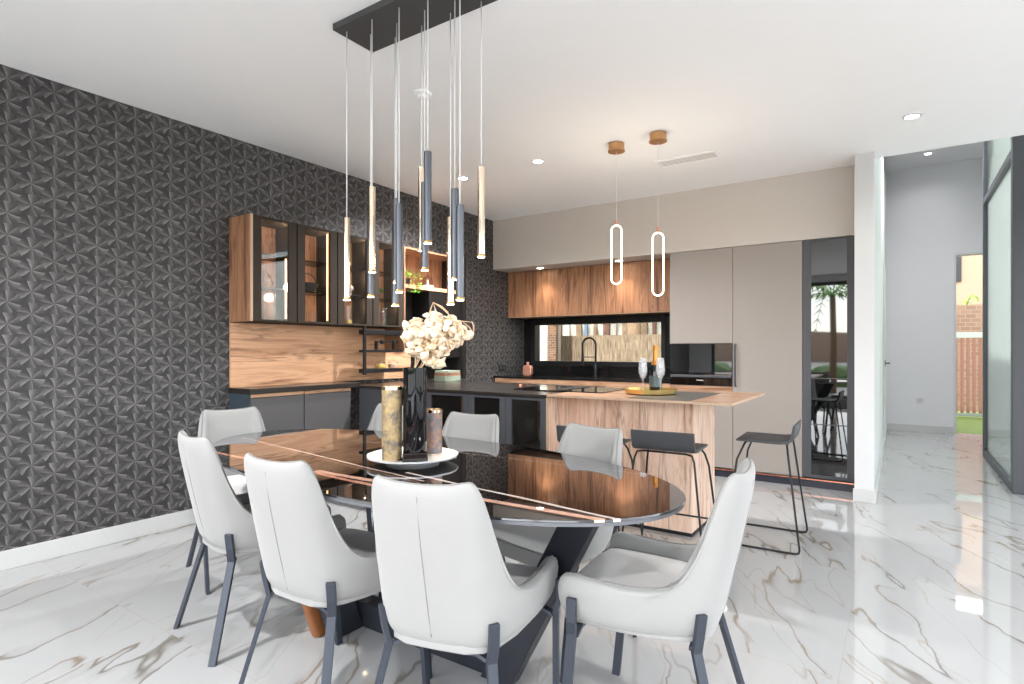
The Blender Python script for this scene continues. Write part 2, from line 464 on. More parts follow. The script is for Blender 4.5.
def reed():
    t = NT('reed_screen')
    x, y, z = t.sep(t.pos())
    n = t.n('TexNoise', Scale=1., Detail=3.); t.put(n.inputs['Vector'], t.comb(t.M('MULTIPLY', x, 60.), 0., t.M('MULTIPLY', z, 5.)))
    c = t.ramp(n.outputs[0], [(.3, srgb(72, 58, 46)), (.5, srgb(128, 108, 86)), (.7, srgb(156, 136, 112))])
    return t.fin(t.pbsdf(Base__Color=c, Roughness=.9))
M_reed = reed()
def brickstone(name, c1, c2, mortar, s):
    t = NT(name)
    x, y, z = t.sep(t.pos())
    b = t.n('TexBrick', Color1=c1, Color2=c2, Mortar=mortar, Scale=s); t.put(b.inputs['Vector'], t.comb(t.M('ADD', x, y), z, 0.))
    return t.fin(t.pbsdf(Base__Color=b.outputs[0], Roughness=.9))
M_stone = brickstone('rough_brown_stone', srgb(140, 98, 68), srgb(92, 64, 46), srgb(150, 132, 116), 7.)
M_stonewall = brickstone('pale_stone_blocks', srgb(112, 88, 72), srgb(96, 74, 58), srgb(116, 98, 82), 3.)
M_stucco = plain('peach_stucco', srgb(134, 112, 92), .9)
M_cream = plain('cream_render', srgb(176, 168, 154), .9)
M_timber = plain('reddish_timber_slat', srgb(104, 68, 52), .7)
M_lawn = plain('lawn_green', srgb(104, 120, 54), .95, bump=.8, bscale=60)
M_terrace = plain('terrace_stone', srgb(150, 148, 144), .7)
M_trunk = plain('palm_trunk_brown', srgb(130, 105, 80), .9, bump=.8, bscale=30)
M_hill = plain('dry_hillside', srgb(186, 160, 140), .95)
M_pale_blue = plain('pale_blue_render', srgb(110, 122, 140), .9)
# ================================================================== the setting
b = B(); box(b, -.15, 6.75, -2.3, 10.45, -.12, 0); struct('floor', b, M_floor)
b = B(); box(b, -.15, 0, -2.3, 6.45, 0, 2.75); struct('wall_left', b, M_paper)
b = B(); box(b, 0, .014, -2.2, 2.31, 0, .105); struct('baseboard_left', b, M_skirt, bevel=.004)
b = B()
box(b, 0, 3.74, 6.3, 6.45, 0, 1.0); box(b, 0, .10, 6.3, 6.45, 1.0, 1.6); box(b, 1.885, 3.74, 6.3, 6.45, 1.0, 1.6); box(b, 0, 3.74, 6.3, 6.45, 1.6, 2.75)
struct('wall_back', b, M_beige)
b = B(); box(b, 0.001, 3.751, 5.592, 6.299, 2.162, 2.749); struct('trim_1', b, M_beige)
b = B(); box(b, 3.752, 3.884, 5.30, 5.5, 0, 2.75); box(b, 3.752, 3.884, 5.5, 10.3, 0, 3.88); struct('wall_right', b, M_white)
b = B(); box(b, 3.742, 3.896, 5.288, 5.299, 0, .1); box(b, 3.885, 3.896, 5.299, 8.59, 0, .1); box(b, 3.885, 3.896, 9.51, 10.28, 0, .1); struct('baseboard_right', b, M_skirt, bevel=.003)
b = B(); box(b, -.15, 3.74, -2.3, 6.45, 2.75, 2.95); box(b, 3.74, 6.75, -2.3, 5.5, 2.75, 2.95); struct('ceiling', b, M_ceil)
b = B(); box(b, 3.74, 6.75, 5.5, 6.33, 3.88, 4.0); box(b, 3.74, 4.95, 6.33, 10.45, 3.88, 4.0); box(b, 4.95, 6.75, 8.45, 10.45, 3.88, 4.0); struct('ceiling_hall', b, M_hall)
b = B(); box(b, 3.87, 6.75, 5.42, 5.5, 2.951, 3.88); struct('trim_2', b, M_ceil)
b = B(); box(b, 3.87, 4.695, 10.3, 10.45, 0, 3.88); box(b, 4.695, 5.7, 10.3, 10.45, 2.57, 3.88); box(b, 5.7, 6.75, 10.3, 10.45, 0, 3.88); struct('wall_hall', b, M_hall)
b = B(); box(b, 3.897, 4.69, 10.287, 10.299, 0, .1); struct('baseboard_hall', b, M_skirt)
b = B(); box(b, 4.86, 6.6, 8.37, 8.45, 0, 3.88); struct('wall_courtyard', b, M_hall)
# shell behind and beside the camera: big sliding-door openings
b = B(); box(b, -.15, .5, -2.3, -2.2, 0, 2.75); box(b, 6.3, 6.75, -2.3, -2.2, 0, 2.75); box(b, .5, 6.3, -2.3, -2.2, 2.6, 2.75); struct('wall_front', b, M_white)
b = B(); box(b, 6.6, 6.75, -2.2, -1.7, 0, 2.75); box(b, 6.6, 6.75, 5.0, 5.5, 0, 2.75); box(b, 6.6, 6.75, -1.7, 5.0, 2.6, 2.75); box(b, 6.6, 6.75, 5.5, 6.33, 0, 3.88); box(b, 6.6, 6.75, 8.45, 10.3, 0, 3.88); struct('wall_east', b, M_white)

def frame_bars(bm, axis, at, a0, a1, z0, z1, w, d, mull=()):
    def bx(p, q, r, s):
        if axis == 'y': box(bm, p, q, at - d / 2, at + d / 2, r, s)
        else: box(bm, at - d / 2, at + d / 2, p, q, r, s)
    bx(a0, a1, z0, z0 + w); bx(a0, a1, z1 - w, z1)
    for c in (a0 + w / 2, a1 - w / 2, *mull): bx(c - w / 2, c + w / 2, z0 + w, z1 - w)

b = B(); frame_bars(b, 'y', -2.25, .5, 6.3, 0, 2.6, .07, .08, (2.4, 4.4)); struct('door_1', b, M_anth)
b = B(); frame_bars(b, 'x', 6.67, -1.7, 5.0, 0, 2.6, .07, .08, (.5, 2.8)); struct('door_2', b, M_anth)

# kitchen window
b = B()
box(b, .10, .172, 6.27, 6.4, 1.0, 1.6); box(b, 1.832, 1.885, 6.27, 6.4, 1.0, 1.6); box(b, .172, 1.832, 6.27, 6.4, 1.0, 1.06); box(b, .172, 1.832, 6.27, 6.4, 1.515, 1.6)
w1 = struct('window_1', b, M_black, bevel=.004)
b = B(); box(b, .172, 1.832, 6.33, 6.338, 1.06, 1.515); make('window_pane', b, M_pane, w1)
# glazed courtyard corner by the hall
b = B()
box(b, 4.83, 4.93, 6.30, 6.40, 0, 3.88); box(b, 4.83, 4.88, 8.31, 8.37, 0, 3.88); box(b, 4.83, 4.88, 6.40, 8.31, 0, .07); box(b, 4.83, 4.88, 6.40, 8.31, 2.83, 2.90); box(b, 4.83, 4.88, 6.40, 8.31, 3.81, 3.88)
box(b, 4.93, 6.6, 6.33, 6.38, 0, .07); box(b, 4.93, 6.6, 6.33, 6.38, 2.83, 2.90); box(b, 4.93, 6.6, 6.33, 6.38, 3.81, 3.88)
w2 = struct('window_2', b, M_anth, bevel=.004)
b = B(); box(b, 4.85, 4.858, 6.40, 8.31, .07, 2.83); make('window_pane', b, M_greenpane, w2)
b = B(); box(b, 4.85, 4.858, 6.40, 8.31, 2.90, 3.81); make('window_pane', b, M_greenpane, w2)
b = B(); box(b, 4.93, 6.6, 6.35, 6.358, .07, 2.83); make('window_pane', b, M_pane, w2)
b = B(); box(b, 4.93, 6.6, 6.35, 6.358, 2.90, 3.81); make('window_pane', b, M_pane, w2)
# garden door at the end of the hall (jamb) and the flush door in its left wall
b = B(); box(b, 4.695, 4.72, 10.29, 10.46, 0, 2.57); box(b, 5.675, 5.7, 10.29, 10.46, 0, 2.57); box(b, 4.72, 5.675, 10.29, 10.46, 2.545, 2.57)
struct('door_3', b, M_white)
b = B(); box(b, 3.885, 3.897, 8.6, 9.5, .0, 2.3)
d4 = struct('door_4', b, M_white, bevel=.003)
b = B(); tube(b, [(3.897, 8.72, 1.03), (3.94, 8.72, 1.03), (3.945, 8.73, 1.03), (3.945, 8.84, 1.03)], .009); box(b, 3.897, 3.904, 8.70, 8.74, .99, 1.07); make('door_handle', b, M_anth, d4, smooth=30)

# ceiling fittings
def downlight(x, y, z, label, warm=False, up=0, power=120, r=.042, grp='recessed ceiling downlights'):
    t = thing('recessed_downlight', label, 'ceiling light', (x, y, z), 0, grp)
    if z > 3: power = 8 if y > 9 else 95
    if x == 4.117: power = 8
    b = B(); lathe(b, [(r + .012, 0), (r + .010, -.006), (r, -.007), (r - .003, -.001)], 28); make('trim_ring', b, M_white, t, local=True, smooth=30)
    b = B(); lathe(b, [(0, -.0025), (r - .003, -.0025)], 28); make('led_disc', b, M_downwarm if warm else M_down, t, local=True)
    l = bpy.data.lights.new('downlight_lamp', 'SPOT'); l.energy = power; l.spot_size = R(100 if warm else 150); l.spot_blend = .9; l.shadow_soft_size = .05
    l.color = (1, .86, .68) if warm else (.98, .985, 1)
    o = bpy.data.objects.new('downlight_lamp', l); col.objects.link(o); o.parent = t; o.location = (0, 0, -.02)
    return t
G = 'recessed ceiling downlights'
for x, y in ((1.6, .2), (4.3, -.6), (5.6, 1.9), (4.35, 8.2)):  # added unseen lamps, fill light for the room and hall
    downlight(x, y, 3.8795 if y > 7 else 2.7495, power=(60 if x > 5 else 120), label='added fill downlight in the white ceiling beyond the edge of the picture')
downlight(1.587, 4.027, 2.7495, 'round recessed downlight in the white ceiling beside the pendant with the lower left copper rose')
downlight(4.117, 4.639, 2.7495, 'round recessed downlight in the white ceiling above the hall entrance pillar')
downlight(.783, 4.047, 2.7495, 'round recessed downlight in the ceiling close to the patterned wall, half behind the pendant tubes')
downlight(4.375, 9.667, 3.8795, 'round recessed downlight high in the hall ceiling beyond the room')
downlight(.56, 5.76, 2.1605, 'small warm spot under the greige bulkhead at the wallpaper end of the oak cupboards', True, power=9)
downlight(1.55, 5.76, 2.1605, 'small warm spot under the greige bulkhead behind the ring pendant with lower left rose', True, power=9)

t = thing('smoke_detector', 'white round smoke detector on the ceiling behind the pendant cords', 'smoke detector', (1.656, 2.57, 2.7495))
b = B(); lathe(b, [(0, -.002), (.06, -.002), (.06, -.012), (.05, -.018), (.036, -.018), (.034, -.012)], 32); make('base_ring', b, M_ceil, t, local=True, smooth=35)
b = B(); lathe(b, [(.033, -.012), (.032, -.032), (.024, -.038), (0, -.038)], 32); make('sensor_cap', b, M_ceil, t, local=True, smooth=35)

t = thing('air_vent', 'white slotted air conditioning grille set into the ceiling near the copper roses', 'air vent', (2.62, 4.665, 2.7495))
b = B(); frame = [(-.25, -.1), (.25, .1)]
box(b, -.25, .25, -.1, -.075, -.008, 0); box(b, -.25, .25, .075, .1, -.008, 0); box(b, -.25, -.225, -.075, .075, -.008, 0); box(b, .225, .25, -.075, .075, -.008, 0)
make('vent_frame', b, M_ceil, t, local=True, bevel=.002)
b = B()
for k in range(5): box(b, -.225, .225, -.065 + k * .03, -.05 + k * .03, -.006, -.002, Matrix.Rotation(R(20), 3, 'X'), (0, -.057 + k * .03, -.004))
make('vent_slats', b, M_ceil, t, local=True)
b = B(); box(b, -.225, .225, -.075, .075, -.0015, -.0005); make('slot_shade_sheet', b, M_beige, t, local=True)  # darker sheet stands in for the shade between the slats

t = thing('wall_socket', 'black double wall socket on the wallpaper above the window worktop', 'socket', (.001, 5.78, .945))
b = B(); box(b, 0, .008, -.075, .075, 0, .07); make('cover_plate', b, M_black, t, local=True, bevel=.003)
for s in (-.035, .035):
    b = B(); q = []
    lathe(b, [(.024, .0), (.022, .004), (0, .004)], 16)
    bmesh.ops.rotate(b, verts=b.verts, cent=(0, 0, 0), matrix=Matrix.Rotation(R(90), 3, 'Y')); bmesh.ops.translate(b, verts=b.verts, vec=(.0085, s, .035))
    make('socket_insert', b, M_stool, t, local=True)
t = thing('wall_switch', 'small white switch plate on the end wall of the hall', 'switch', (4.30, 10.298, .42))
b = B(); box(b, -.045, .045, -.008, 0, 0, .08); make('cover_plate', b, M_white, t, local=True, bevel=.002)
b = B(); box(b, -.02, .02, -.012, -.008, .02, .06); make('rocker', b, M_skirt, t, local=True, bevel=.002)
# ================================================================== sideboard run on the patterned wall
b = B(); box(b, .001, .018, 2.316, 3.822, .925, 1.398); box(b, .001, .018, 3.822, 4.17, .925, 1.188)
tag(make('oak_splashback', b, M_wood_h), 'long brown oak splashback panel with level grain on the patterned wall', 'wall panel')
t = thing('worktop', 'thin dark worktop on the grey base cupboards against the patterned wall', 'worktop', (.13, 2.77, .884))
b = B(); box(b, .001, .275, 2.312, 3.288, .884, .924); make('slab', b, M_darktop, t, bevel=.003)
YB = [2.316, 2.77, 3.225]
for i in range(2):
    y0, y1 = YB[i], YB[i + 1] - .002
    t = thing('base_cupboard', ['grey base cupboard with blue grey end panel below the oak splashback', 'grey base cupboard below the oak splashback, next to the glass fronted island'][i], 'cupboard', (.13, (y0 + y1) / 2, 0), 0, 'grey base cupboards on the patterned wall')
    b = B(); box(b, .001, .232, y0 + .012, y1, .08, .883); make('carcass', b, M_greylam, t)
    b = B(); box(b, .233, .25, y0 + .004, y1 - .002, .09, .855); make('door', b, M_greylam, t, bevel=.002)
    b = B(); box(b, .233, .246, y0 + .006, y1, .859, .882); make('oak_grip_strip', b, M_wood_h, t)
    b = B(); box(b, .02, .2, y0 + .012, y1, 0, .08); make('plinth', b, M_plinth, t)
    if i == 0:
        b = B(); box(b, .001, .25, y0, y0 + .012, 0, .883); make('end_panel', b, M_bluegrey, t)

# ------------------------------------------------------------------ four glass fronted wall cupboards
Y0, DW = 2.314, .377
ZB, ZT = 1.402, 2.158
LBL = ['glass fronted wall cupboard with oak end panel, first from the open patterned wall', 'glass fronted wall cupboard second from the oak end panel, with lit strip and dark bowl',
       'glass fronted wall cupboard third from the oak end panel, behind the pendant tubes', 'glass fronted wall cupboard beside the oak niche, above the black rack shelf']
for i in range(4):
    y0, y1 = Y0 + i * DW, Y0 + (i + 1) * DW - .002
    t = thing('glass_wall_cupboard', LBL[i], 'wall cupboard', (.135, (y0 + y1) / 2, ZB), 0, 'glass fronted wall cupboards')
    ye = y0 + (.02 if i == 0 else .006)
    b = B(); box(b, .001, .014, ye, y1, ZB, ZT); make('back_panel', b, M_wood_v, t)
    b = B(); box(b, .014, .247, ye, y1, ZT - .016, ZT); box(b, .014, .247, ye, y1, ZB, ZB + .016); box(b, .014, .247, y1 - .008, y1, ZB + .016, ZT - .016); box(b, .014, .247, ye, ye + .006, ZB + .016, ZT - .016)
    make('carcass', b, M_brownlam, t)
    if i == 0:
        b = B(); box(b, .001, .262, y0, y0 + .019, ZB, ZT); make('oak_end_panel', b, M_wood_v, t)
        b = B(); box(b, .2625, .272, y0, y0 + .019, ZB, ZT); make('pale_edge_strip', b, M_wood_edge, t)
    fy0, fy1 = ye + .001, y1 - .001
    st = .066
    b = B(); box(b, .25, .27, fy0, fy0 + st, ZB + .002, ZT - .002); box(b, .25, .27, fy1 - st, fy1, ZB + .002, ZT - .002)
    box(b, .25, .27, fy0 + st, fy1 - st, ZT - .02, ZT - .002); box(b, .25, .27, fy0 + st, fy1 - st, ZB + .002, ZB + .016)
    d = make('door', b, M_brownlam, t, bevel=.002)
    b = B(); box(b, .258, .262, fy0 + st, fy1 - st, ZB + .016, ZT - .02); make('glass_pane', b, M_glass, d)
    for zs in (1.645, 1.885):
        b = B(); box(b, .016, .236, ye + .008, y1 - .012, zs, zs + .008); make('glass_shelf', b, M_shelf, t)
    if i < 2:
        b = B(); box(b, .232, .245, y1 - .074, y1 - .0705, ZB + .03, (ZT - .03 if i else 1.88)); make('led_strip', b, M_led_strip, t)
    for zl in (.18, .42, .68):
        l = bpy.data.lights.new('strip_lamp', 'POINT'); l.energy = .45; l.shadow_soft_size = .004; l.color = (1, .74, .48)
        o = bpy.data.objects.new('strip_lamp', l); col.objects.link(o); o.parent = t; o.location = (.225 - .135, DW / 2 - .045, zl)
# glassware on the cupboard shelves
def goblet(x, y, z, h, r, label, stemmed=True, grp='glassware in the wall cupboards', mat=None):
    t = thing('wine_glass' if stemmed else 'glass_tumbler', label, 'glass', (x, y, z), 0, grp)
    b = B()
    if stemmed:
        lathe(b, [(r * .55, h * .5), (r * .95, h * .66), (r, h * .78), (r * .82, h), (r * .79, h), (r * .96, h * .78), (r * .9, h * .67), (r * .5, h * .53), (0, h * .5)], 20); make('bowl', b, mat or M_glass, t, local=True, smooth=True)
        b = B(); lathe(b, [(0, h * .5), (r * .14, h * .49), (r * .09, h * .3), (r * .12, h * .04)], 12); make('stem', b, M_glass, t, local=True, smooth=True)
        b = B(); lathe(b, [(r * .12, h * .04), (r * .75, h * .012), (r * .75, 0), (0, 0)], 20); make('foot', b, M_glass, t, local=True, smooth=40)
    else:
        lathe(b, [(0, 0), (r * .85, 0), (r, h), (r * .93, h), (r * .8, .006), (0, .006)], 20); make('bowl', b, mat or M_glass, t, local=True, smooth=40)
    return t
def vessel(name, prof, x, y, z, label, mat, cat, grp=None, seg=24):
    b = B(); lathe(b, prof, seg, (x, y)); bmesh.ops.translate(b, verts=b.verts, vec=(0, 0, z))
    return tag(make(name, b, mat, smooth=40), label, cat, grp)
Z = (ZB + .0165, 1.6535, 1.8935)
goblet(.13, 2.44, Z[2], .17, .04, 'stemmed glass high in the cupboard with oak end panel, nearer that panel')
goblet(.13, 2.56, Z[2], .17, .04, 'stemmed glass high in the cupboard with oak end panel, farther from that panel')
vessel('glass_carafe', [(0, 0), (.06, 0), (.075, .05), (.05, .1), (.022, .13), (.03, .17), (.027, .17), (.018, .13), (.046, .1), (.07, .05), (.055, .006), (0, .006)], .13, 2.5, Z[1], 'clear glass carafe on the middle shelf of the cupboard with oak end panel', M_glass, 'carafe')
vessel('glass_vase', [(0, 0), (.04, 0), (.055, .06), (.03, .14), (.04, .19), (.037, .19), (.026, .14), (.05, .06), (.036, .006), (0, .006)], .13, 2.43, Z[0], 'clear waisted vase in the cupboard with oak end panel, nearer that panel', M_glass, 'vase')
vessel('glass_vase', [(0, 0), (.04, 0), (.055, .06), (.03, .14), (.04, .19), (.037, .19), (.026, .14), (.05, .06), (.036, .006), (0, .006)], .13, 2.58, Z[0], 'clear waisted vase in the cupboard with oak end panel, beside the amber strip', M_glass, 'vase')
t = thing('bowl', 'dark round bowl with arched handle on the middle shelf of the second cupboard', 'bowl', (.13, 2.88, Z[1]))
b = B(); lathe(b, [(0, 0), (.05, 0), (.09, .05), (.095, .075), (.09, .075), (.085, .05), (.045, .006), (0, .006)], 24); make('basin', b, M_black, t, local=True, smooth=40)
b = B(); tube(b, [(0, -.09 * math.cos(a), .07 + .085 * math.sin(a)) for a in [PI * k / 14 for k in range(15)]], .004, 6); make('handle', b, M_black, t, local=True, smooth=True)
for k, (yy, L) in enumerate(((2.83, 'squat clear tumbler on the floor of the second cupboard, nearer the oak end panel'), (2.93, 'squat clear tumbler on the floor of the second cupboard, by the lit strip'))):
    goblet(.14, yy, Z[0], .085, .036, L, False)
for k, (yy, L) in enumerate(((3.20, 'tall stemmed glass on the top shelf of the third cupboard, first of two'), (3.29, 'tall stemmed glass on the top shelf of the third cupboard, second of two'))):
    goblet(.14, yy, Z[2], .17, .032, L)
t = thing('ornament', 'small white coral ornament on the middle shelf of the third cupboard', 'ornament', (.14, 3.26, Z[1]))
b = B()
for k in range(14):
    a = k * 2.4; bmesh.ops.create_icosphere(b, subdivisions=1, radius=.022 + .008 * math.sin(k), matrix=Matrix.Translation((.02 * math.cos(a), .045 * math.sin(a * .7), .025 + .006 * k)))
make('coral', b, M_ceramicwhite, t, local=True, smooth=True)
for yy, L in ((3.20, 'clear cylinder jar with yellow filling on the floor of the third cupboard, first of two'), (3.29, 'clear cylinder jar with yellow filling on the floor of the third cupboard, second of two')):
    t = thing('glass_jar', L, 'jar', (.14, yy, Z[0]), 0, 'yellow filled jars in the third cupboard')
    b = B(); lathe(b, [(0, 0), (.034, 0), (.034, .16), (.031, .16), (.031, .005), (0, .005)], 20); make('cylinder', b, M_glass, t, local=True, smooth=40)
    b = B(); lathe(b, [(0, .006), (.030, .006), (.030, .035), (0, .04)], 20); make('filling', b, M_yellow, t, local=True, smooth=40)
for yy, z, L in ((3.57, 2, 'stemmed glass on the top shelf of the cupboard beside the oak niche, first of two'), (3.66, 2, 'stemmed glass on the top shelf of the cupboard beside the oak niche, second of two')):
    goblet(.14, yy, Z[z], .17, .034, L)
t = thing('succulent', 'dark green bushy little plant on the middle shelf of the cupboard beside the niche', 'plant', (.14, 3.6, Z[1]))
b = B(); lathe(b, [(0, 0), (.03, 0), (.04, .05), (.036, .05), (.028, .006), (0, .006)], 20); make('pot', b, M_black, t, local=True, smooth=40)
b = B()
for k in range(60):
    a = k * 2.4; r = .06 * math.sqrt((k + 1) / 60); bmesh.ops.create_icosphere(b, subdivisions=1, radius=.012, matrix=Matrix.Translation((r * math.cos(a), r * math.sin(a), .06 + .05 * (1 - r / .06) + .02 * rnd.random())) @ Matrix.Diagonal((1, .4, 1.3, 1)))
make('foliage', b, M_leafdark, t, local=True)
for yy, L in ((3.55, 'clear straight tumbler on the floor of the cupboard beside the oak niche, first of three'), (3.62, 'clear straight tumbler on the floor of the cupboard beside the oak niche, middle of three'), (3.69, 'clear straight tumbler on the floor of the cupboard beside the oak niche, last of three')):
    goblet(.15, yy, Z[0], .16, .03, L, False)

# ------------------------------------------------------------------ black rack shelf under the fourth cupboard
t = thing('rack_shelf', 'black metal rack shelf with three boards on the oak splashback', 'shelf', (.22, 3.59, .985))
b = B(); box(b, .246, .268, 3.352, 3.376, .985, 1.399); make('upright', b, M_black, t, bevel=.002)
for z0, z1 in ((1.332, 1.372), (1.178, 1.2), (1.0, 1.034)):
    b = B(); box(b, .170, .266, 3.377, 3.815, z0, z1); make('board', b, M_black, t, bevel=.002)
t = thing('bottle_rack', 'small black rod rack with two round knobs on the middle board of the black shelf', 'rack', (.218, 3.648, 1.2005))
for y0 in (-.125, .085):
    b = B(); box(b, -.012, .012, y0, y0 + .018, 0, .068); make('post', b, M_black, t, local=True)
b = B(); tube(b, [(0, -.13, .072), (0, .15, .072)], .006, 8); make('rod', b, M_black, t, local=True, smooth=40)
for yy in (-.05, .10):
    b = B(); bmesh.ops.create_uvsphere(b, u_segments=14, v_segments=10, radius=.02, matrix=Matrix.Translation((0, yy, .072))); make('knob', b, M_black, t, local=True, smooth=True)
for yy, fm, L in ((3.585, M_yellow, 'small glass jar of yellow pasta on the lowest board of the black shelf'), (3.735, M_pink, 'small glass jar of pinkish grain on the lowest board of the black shelf')):
    t = thing('storage_jar', L, 'jar', (.219, yy, 1.0345), 0, 'storage jars on the black shelf')
    b = B(); lathe(b, [(0, 0), (.044, 0), (.048, .02), (.046, .05), (.035, .058), (.033, .055), (.043, .048), (.045, .02), (.041, .004), (0, .004)], 20); make('glass_body', b, M_glass, t, local=True, smooth=40)
    b = B(); lathe(b, [(0, .005), (.040, .005), (.043, .02), (.041, .036), (0, .038)], 20); make('contents', b, fm, t, local=True, smooth=40)
    b = B(); lathe(b, [(.036, .058), (.034, .066), (.01, .07), (.012, .082), (0, .085)], 20); make('lid', b, M_glass, t, local=True, smooth=40)

# ------------------------------------------------------------------ oak niche and black recess
t = thing('niche_unit', 'tall oak framed open niche above a black recess at the end of the glass cupboards', 'wall unit', (.135, 4.2, .901))
b = B(); box(b, .001, .27, 3.824, 3.842, 1.19, 2.155); box(b, .001, .27, 3.842, 4.642, 2.137, 2.155); make('oak_frame', b, M_wood_mid, t)
b = B(); box(b, .001, .27, 3.842, 4.64, 1.775, 1.81); make('oak_shelf', b, M_wood_h, t)
b = B(); box(b, .001, .016, 3.842, 4.64, 1.81, 2.137); make('oak_back', b, M_wood_v, t)
b = B(); box(b, .001, .016, 4.305, 4.64, .901, 1.775); box(b, .019, .026, 3.845, 4.64, 1.19, 1.775); make('black_back', b, M_niche_black, t)
b = B(); box(b, .001, .30, 4.642, 4.70, .901, 2.155); make('black_side', b, M_niche_black, t)
b = B(); box(b, .03, .262, 4.18, 4.64, 1.12, 1.774); make('black_appliance_front', b, M_niche_black, t, bevel=.004)
b = B(); box(b, .264, .270, 4.56, 4.575, 1.28, 1.42); make('handle', b, M_greige, t)

t = thing('trailing_plant', 'bright green trailing plant in a pot on the oak niche shelf', 'plant', (.18, 3.93, 1.8105))
b = B(); lathe(b, [(0, 0), (.04, 0), (.05, .06), (.046, .06), (.038, .006), (0, .006)], 20); make('pot', b, M_black, t, local=True, smooth=40)
b = B()
for k in range(90):
    a = rnd.uniform(0, 2 * PI); r = rnd.uniform(.01, .065); z = .13 - r * 1.0 + rnd.uniform(-.01, .03); xx, yy = r * math.cos(a), r * math.sin(a)
    if k > 50:
        xx, yy, z = .108 + rnd.uniform(-.006, .012), rnd.choice((-.03, .015, .06, .09)) + rnd.uniform(-.012, .012), rnd.uniform(-.075, .11)
    m = Matrix.Translation((xx, yy, z)) @ Matrix.Rotation(rnd.uniform(0, 6), 4, 'Z') @ Matrix.Rotation(rnd.uniform(-1, 1), 4, 'X') @ Matrix.Diagonal((.014, .009, .003, 1))
    bmesh.ops.create_icosphere(b, subdivisions=1, radius=1, matrix=m)
make('foliage', b, M_leaf, t, local=True, smooth=True)
t = thing('cloche', 'small dark dome cloche on a white base on the oak niche shelf', 'ornament', (.17, 4.25, 1.8105))
b = B(); lathe(b, [(0, 0), (.06, 0), (.06, .025), (0, .025)], 24); make('base', b, M_ceramicwhite, t, local=True, smooth=40)
b = B(); lathe(b, [(.052, .026), (.052, .07), (.04, .105), (.02, .12), (.006, .125), (.008, .14), (0, .143)], 24); make('dome', b, M_smoke, t, local=True, smooth=40)
b = B(); lathe(b, [(0, .026), (.015, .026), (.008, .08), (0, .085)], 12); make('figurine', b, M_ceramicwhite, t, local=True, smooth=True)
z = .9015
for k, (m, h, L) in enumerate(((M_bookgreen, .05, 'pale green book at the bottom of the stack in the black recess'), (M_bookbrown, .026, 'tan book in the middle of the stack in the black recess'), (M_bookgreen, .022, 'pale green book on top of the stack in the black recess'))):
    t = thing('book', L, 'book', (.42, 4.26, z), R(-4 + 5 * k), 'books stacked in the black recess')
    b = B(); box(b, -.075, .075, -.105, .105, 0, .003); box(b, -.075, .075, -.105, .105, h - .003, h); box(b, .072, .075, -.105, .105, .003, h - .003); box(b, -.075, .072, -.105, -.102, .003, h - .003); make('cover', b, m, t, local=True, bevel=.001)
    b = B(); box(b, -.071, .071, -.101, .101, .0035, h - .0035); make('pages', b, M_cream, t, local=True)
    z += h + .0006

# ================================================================== island / peninsula
t = thing('island_worktop', 'dark ceramic worktop over the glass fronted cupboards, running to the patterned wall', 'worktop', (1.05, 3.7, .876))
b = B(); box(b, .001, 2.103, 3.29, 4.25, .882, .90); make('slab', b, M_darktop, t, bevel=.003)
t = thing('oak_worktop', 'brown oak bar top with light edge overhanging the island', 'worktop', (2.68, 3.7, .888))
b = B(); box(b, 2.105, 3.276, 3.295, 4.25, .889, .902); make('slab', b, M_wood_x, t, bevel=.003)
b = B(); box(b, 2.105, 3.278, 3.290, 3.2945, .888, .9025); box(b, 3.2765, 3.281, 3.290, 4.25, .888, .9025); make('light_edge_strip', b, M_wood_edge, t)
b = B(); box(b, 2.66, 3.04, 3.32, 4.05, .9025, .9035); make('dark_inset', b, M_mat, t)
t = thing('kitchen_island', 'brown oak clad island base with upright grain behind the bar stools', 'kitchen island', (2.5, 3.9, 0))
b = B(); box(b, 2.113, 2.945, 3.69, 4.24, .022, .8875); make('oak_cladding', b, M_wood_isl, t, bevel=.002)
b = B(); box(b, 2.113, 2.947, 3.688, 4.23, 0, .021); make('black_plinth', b, M_black, t)
b = B(); box(b, 2.097, 2.1125, 3.302, 3.99, 0, .8815); make('oak_end_panel', b, M_wood_isl, t)
b = B(); box(b, 2.097, 2.1125, 3.294, 3.3015, 0, .8815); make('pale_edge_strip', b, M_wood_edge, t)

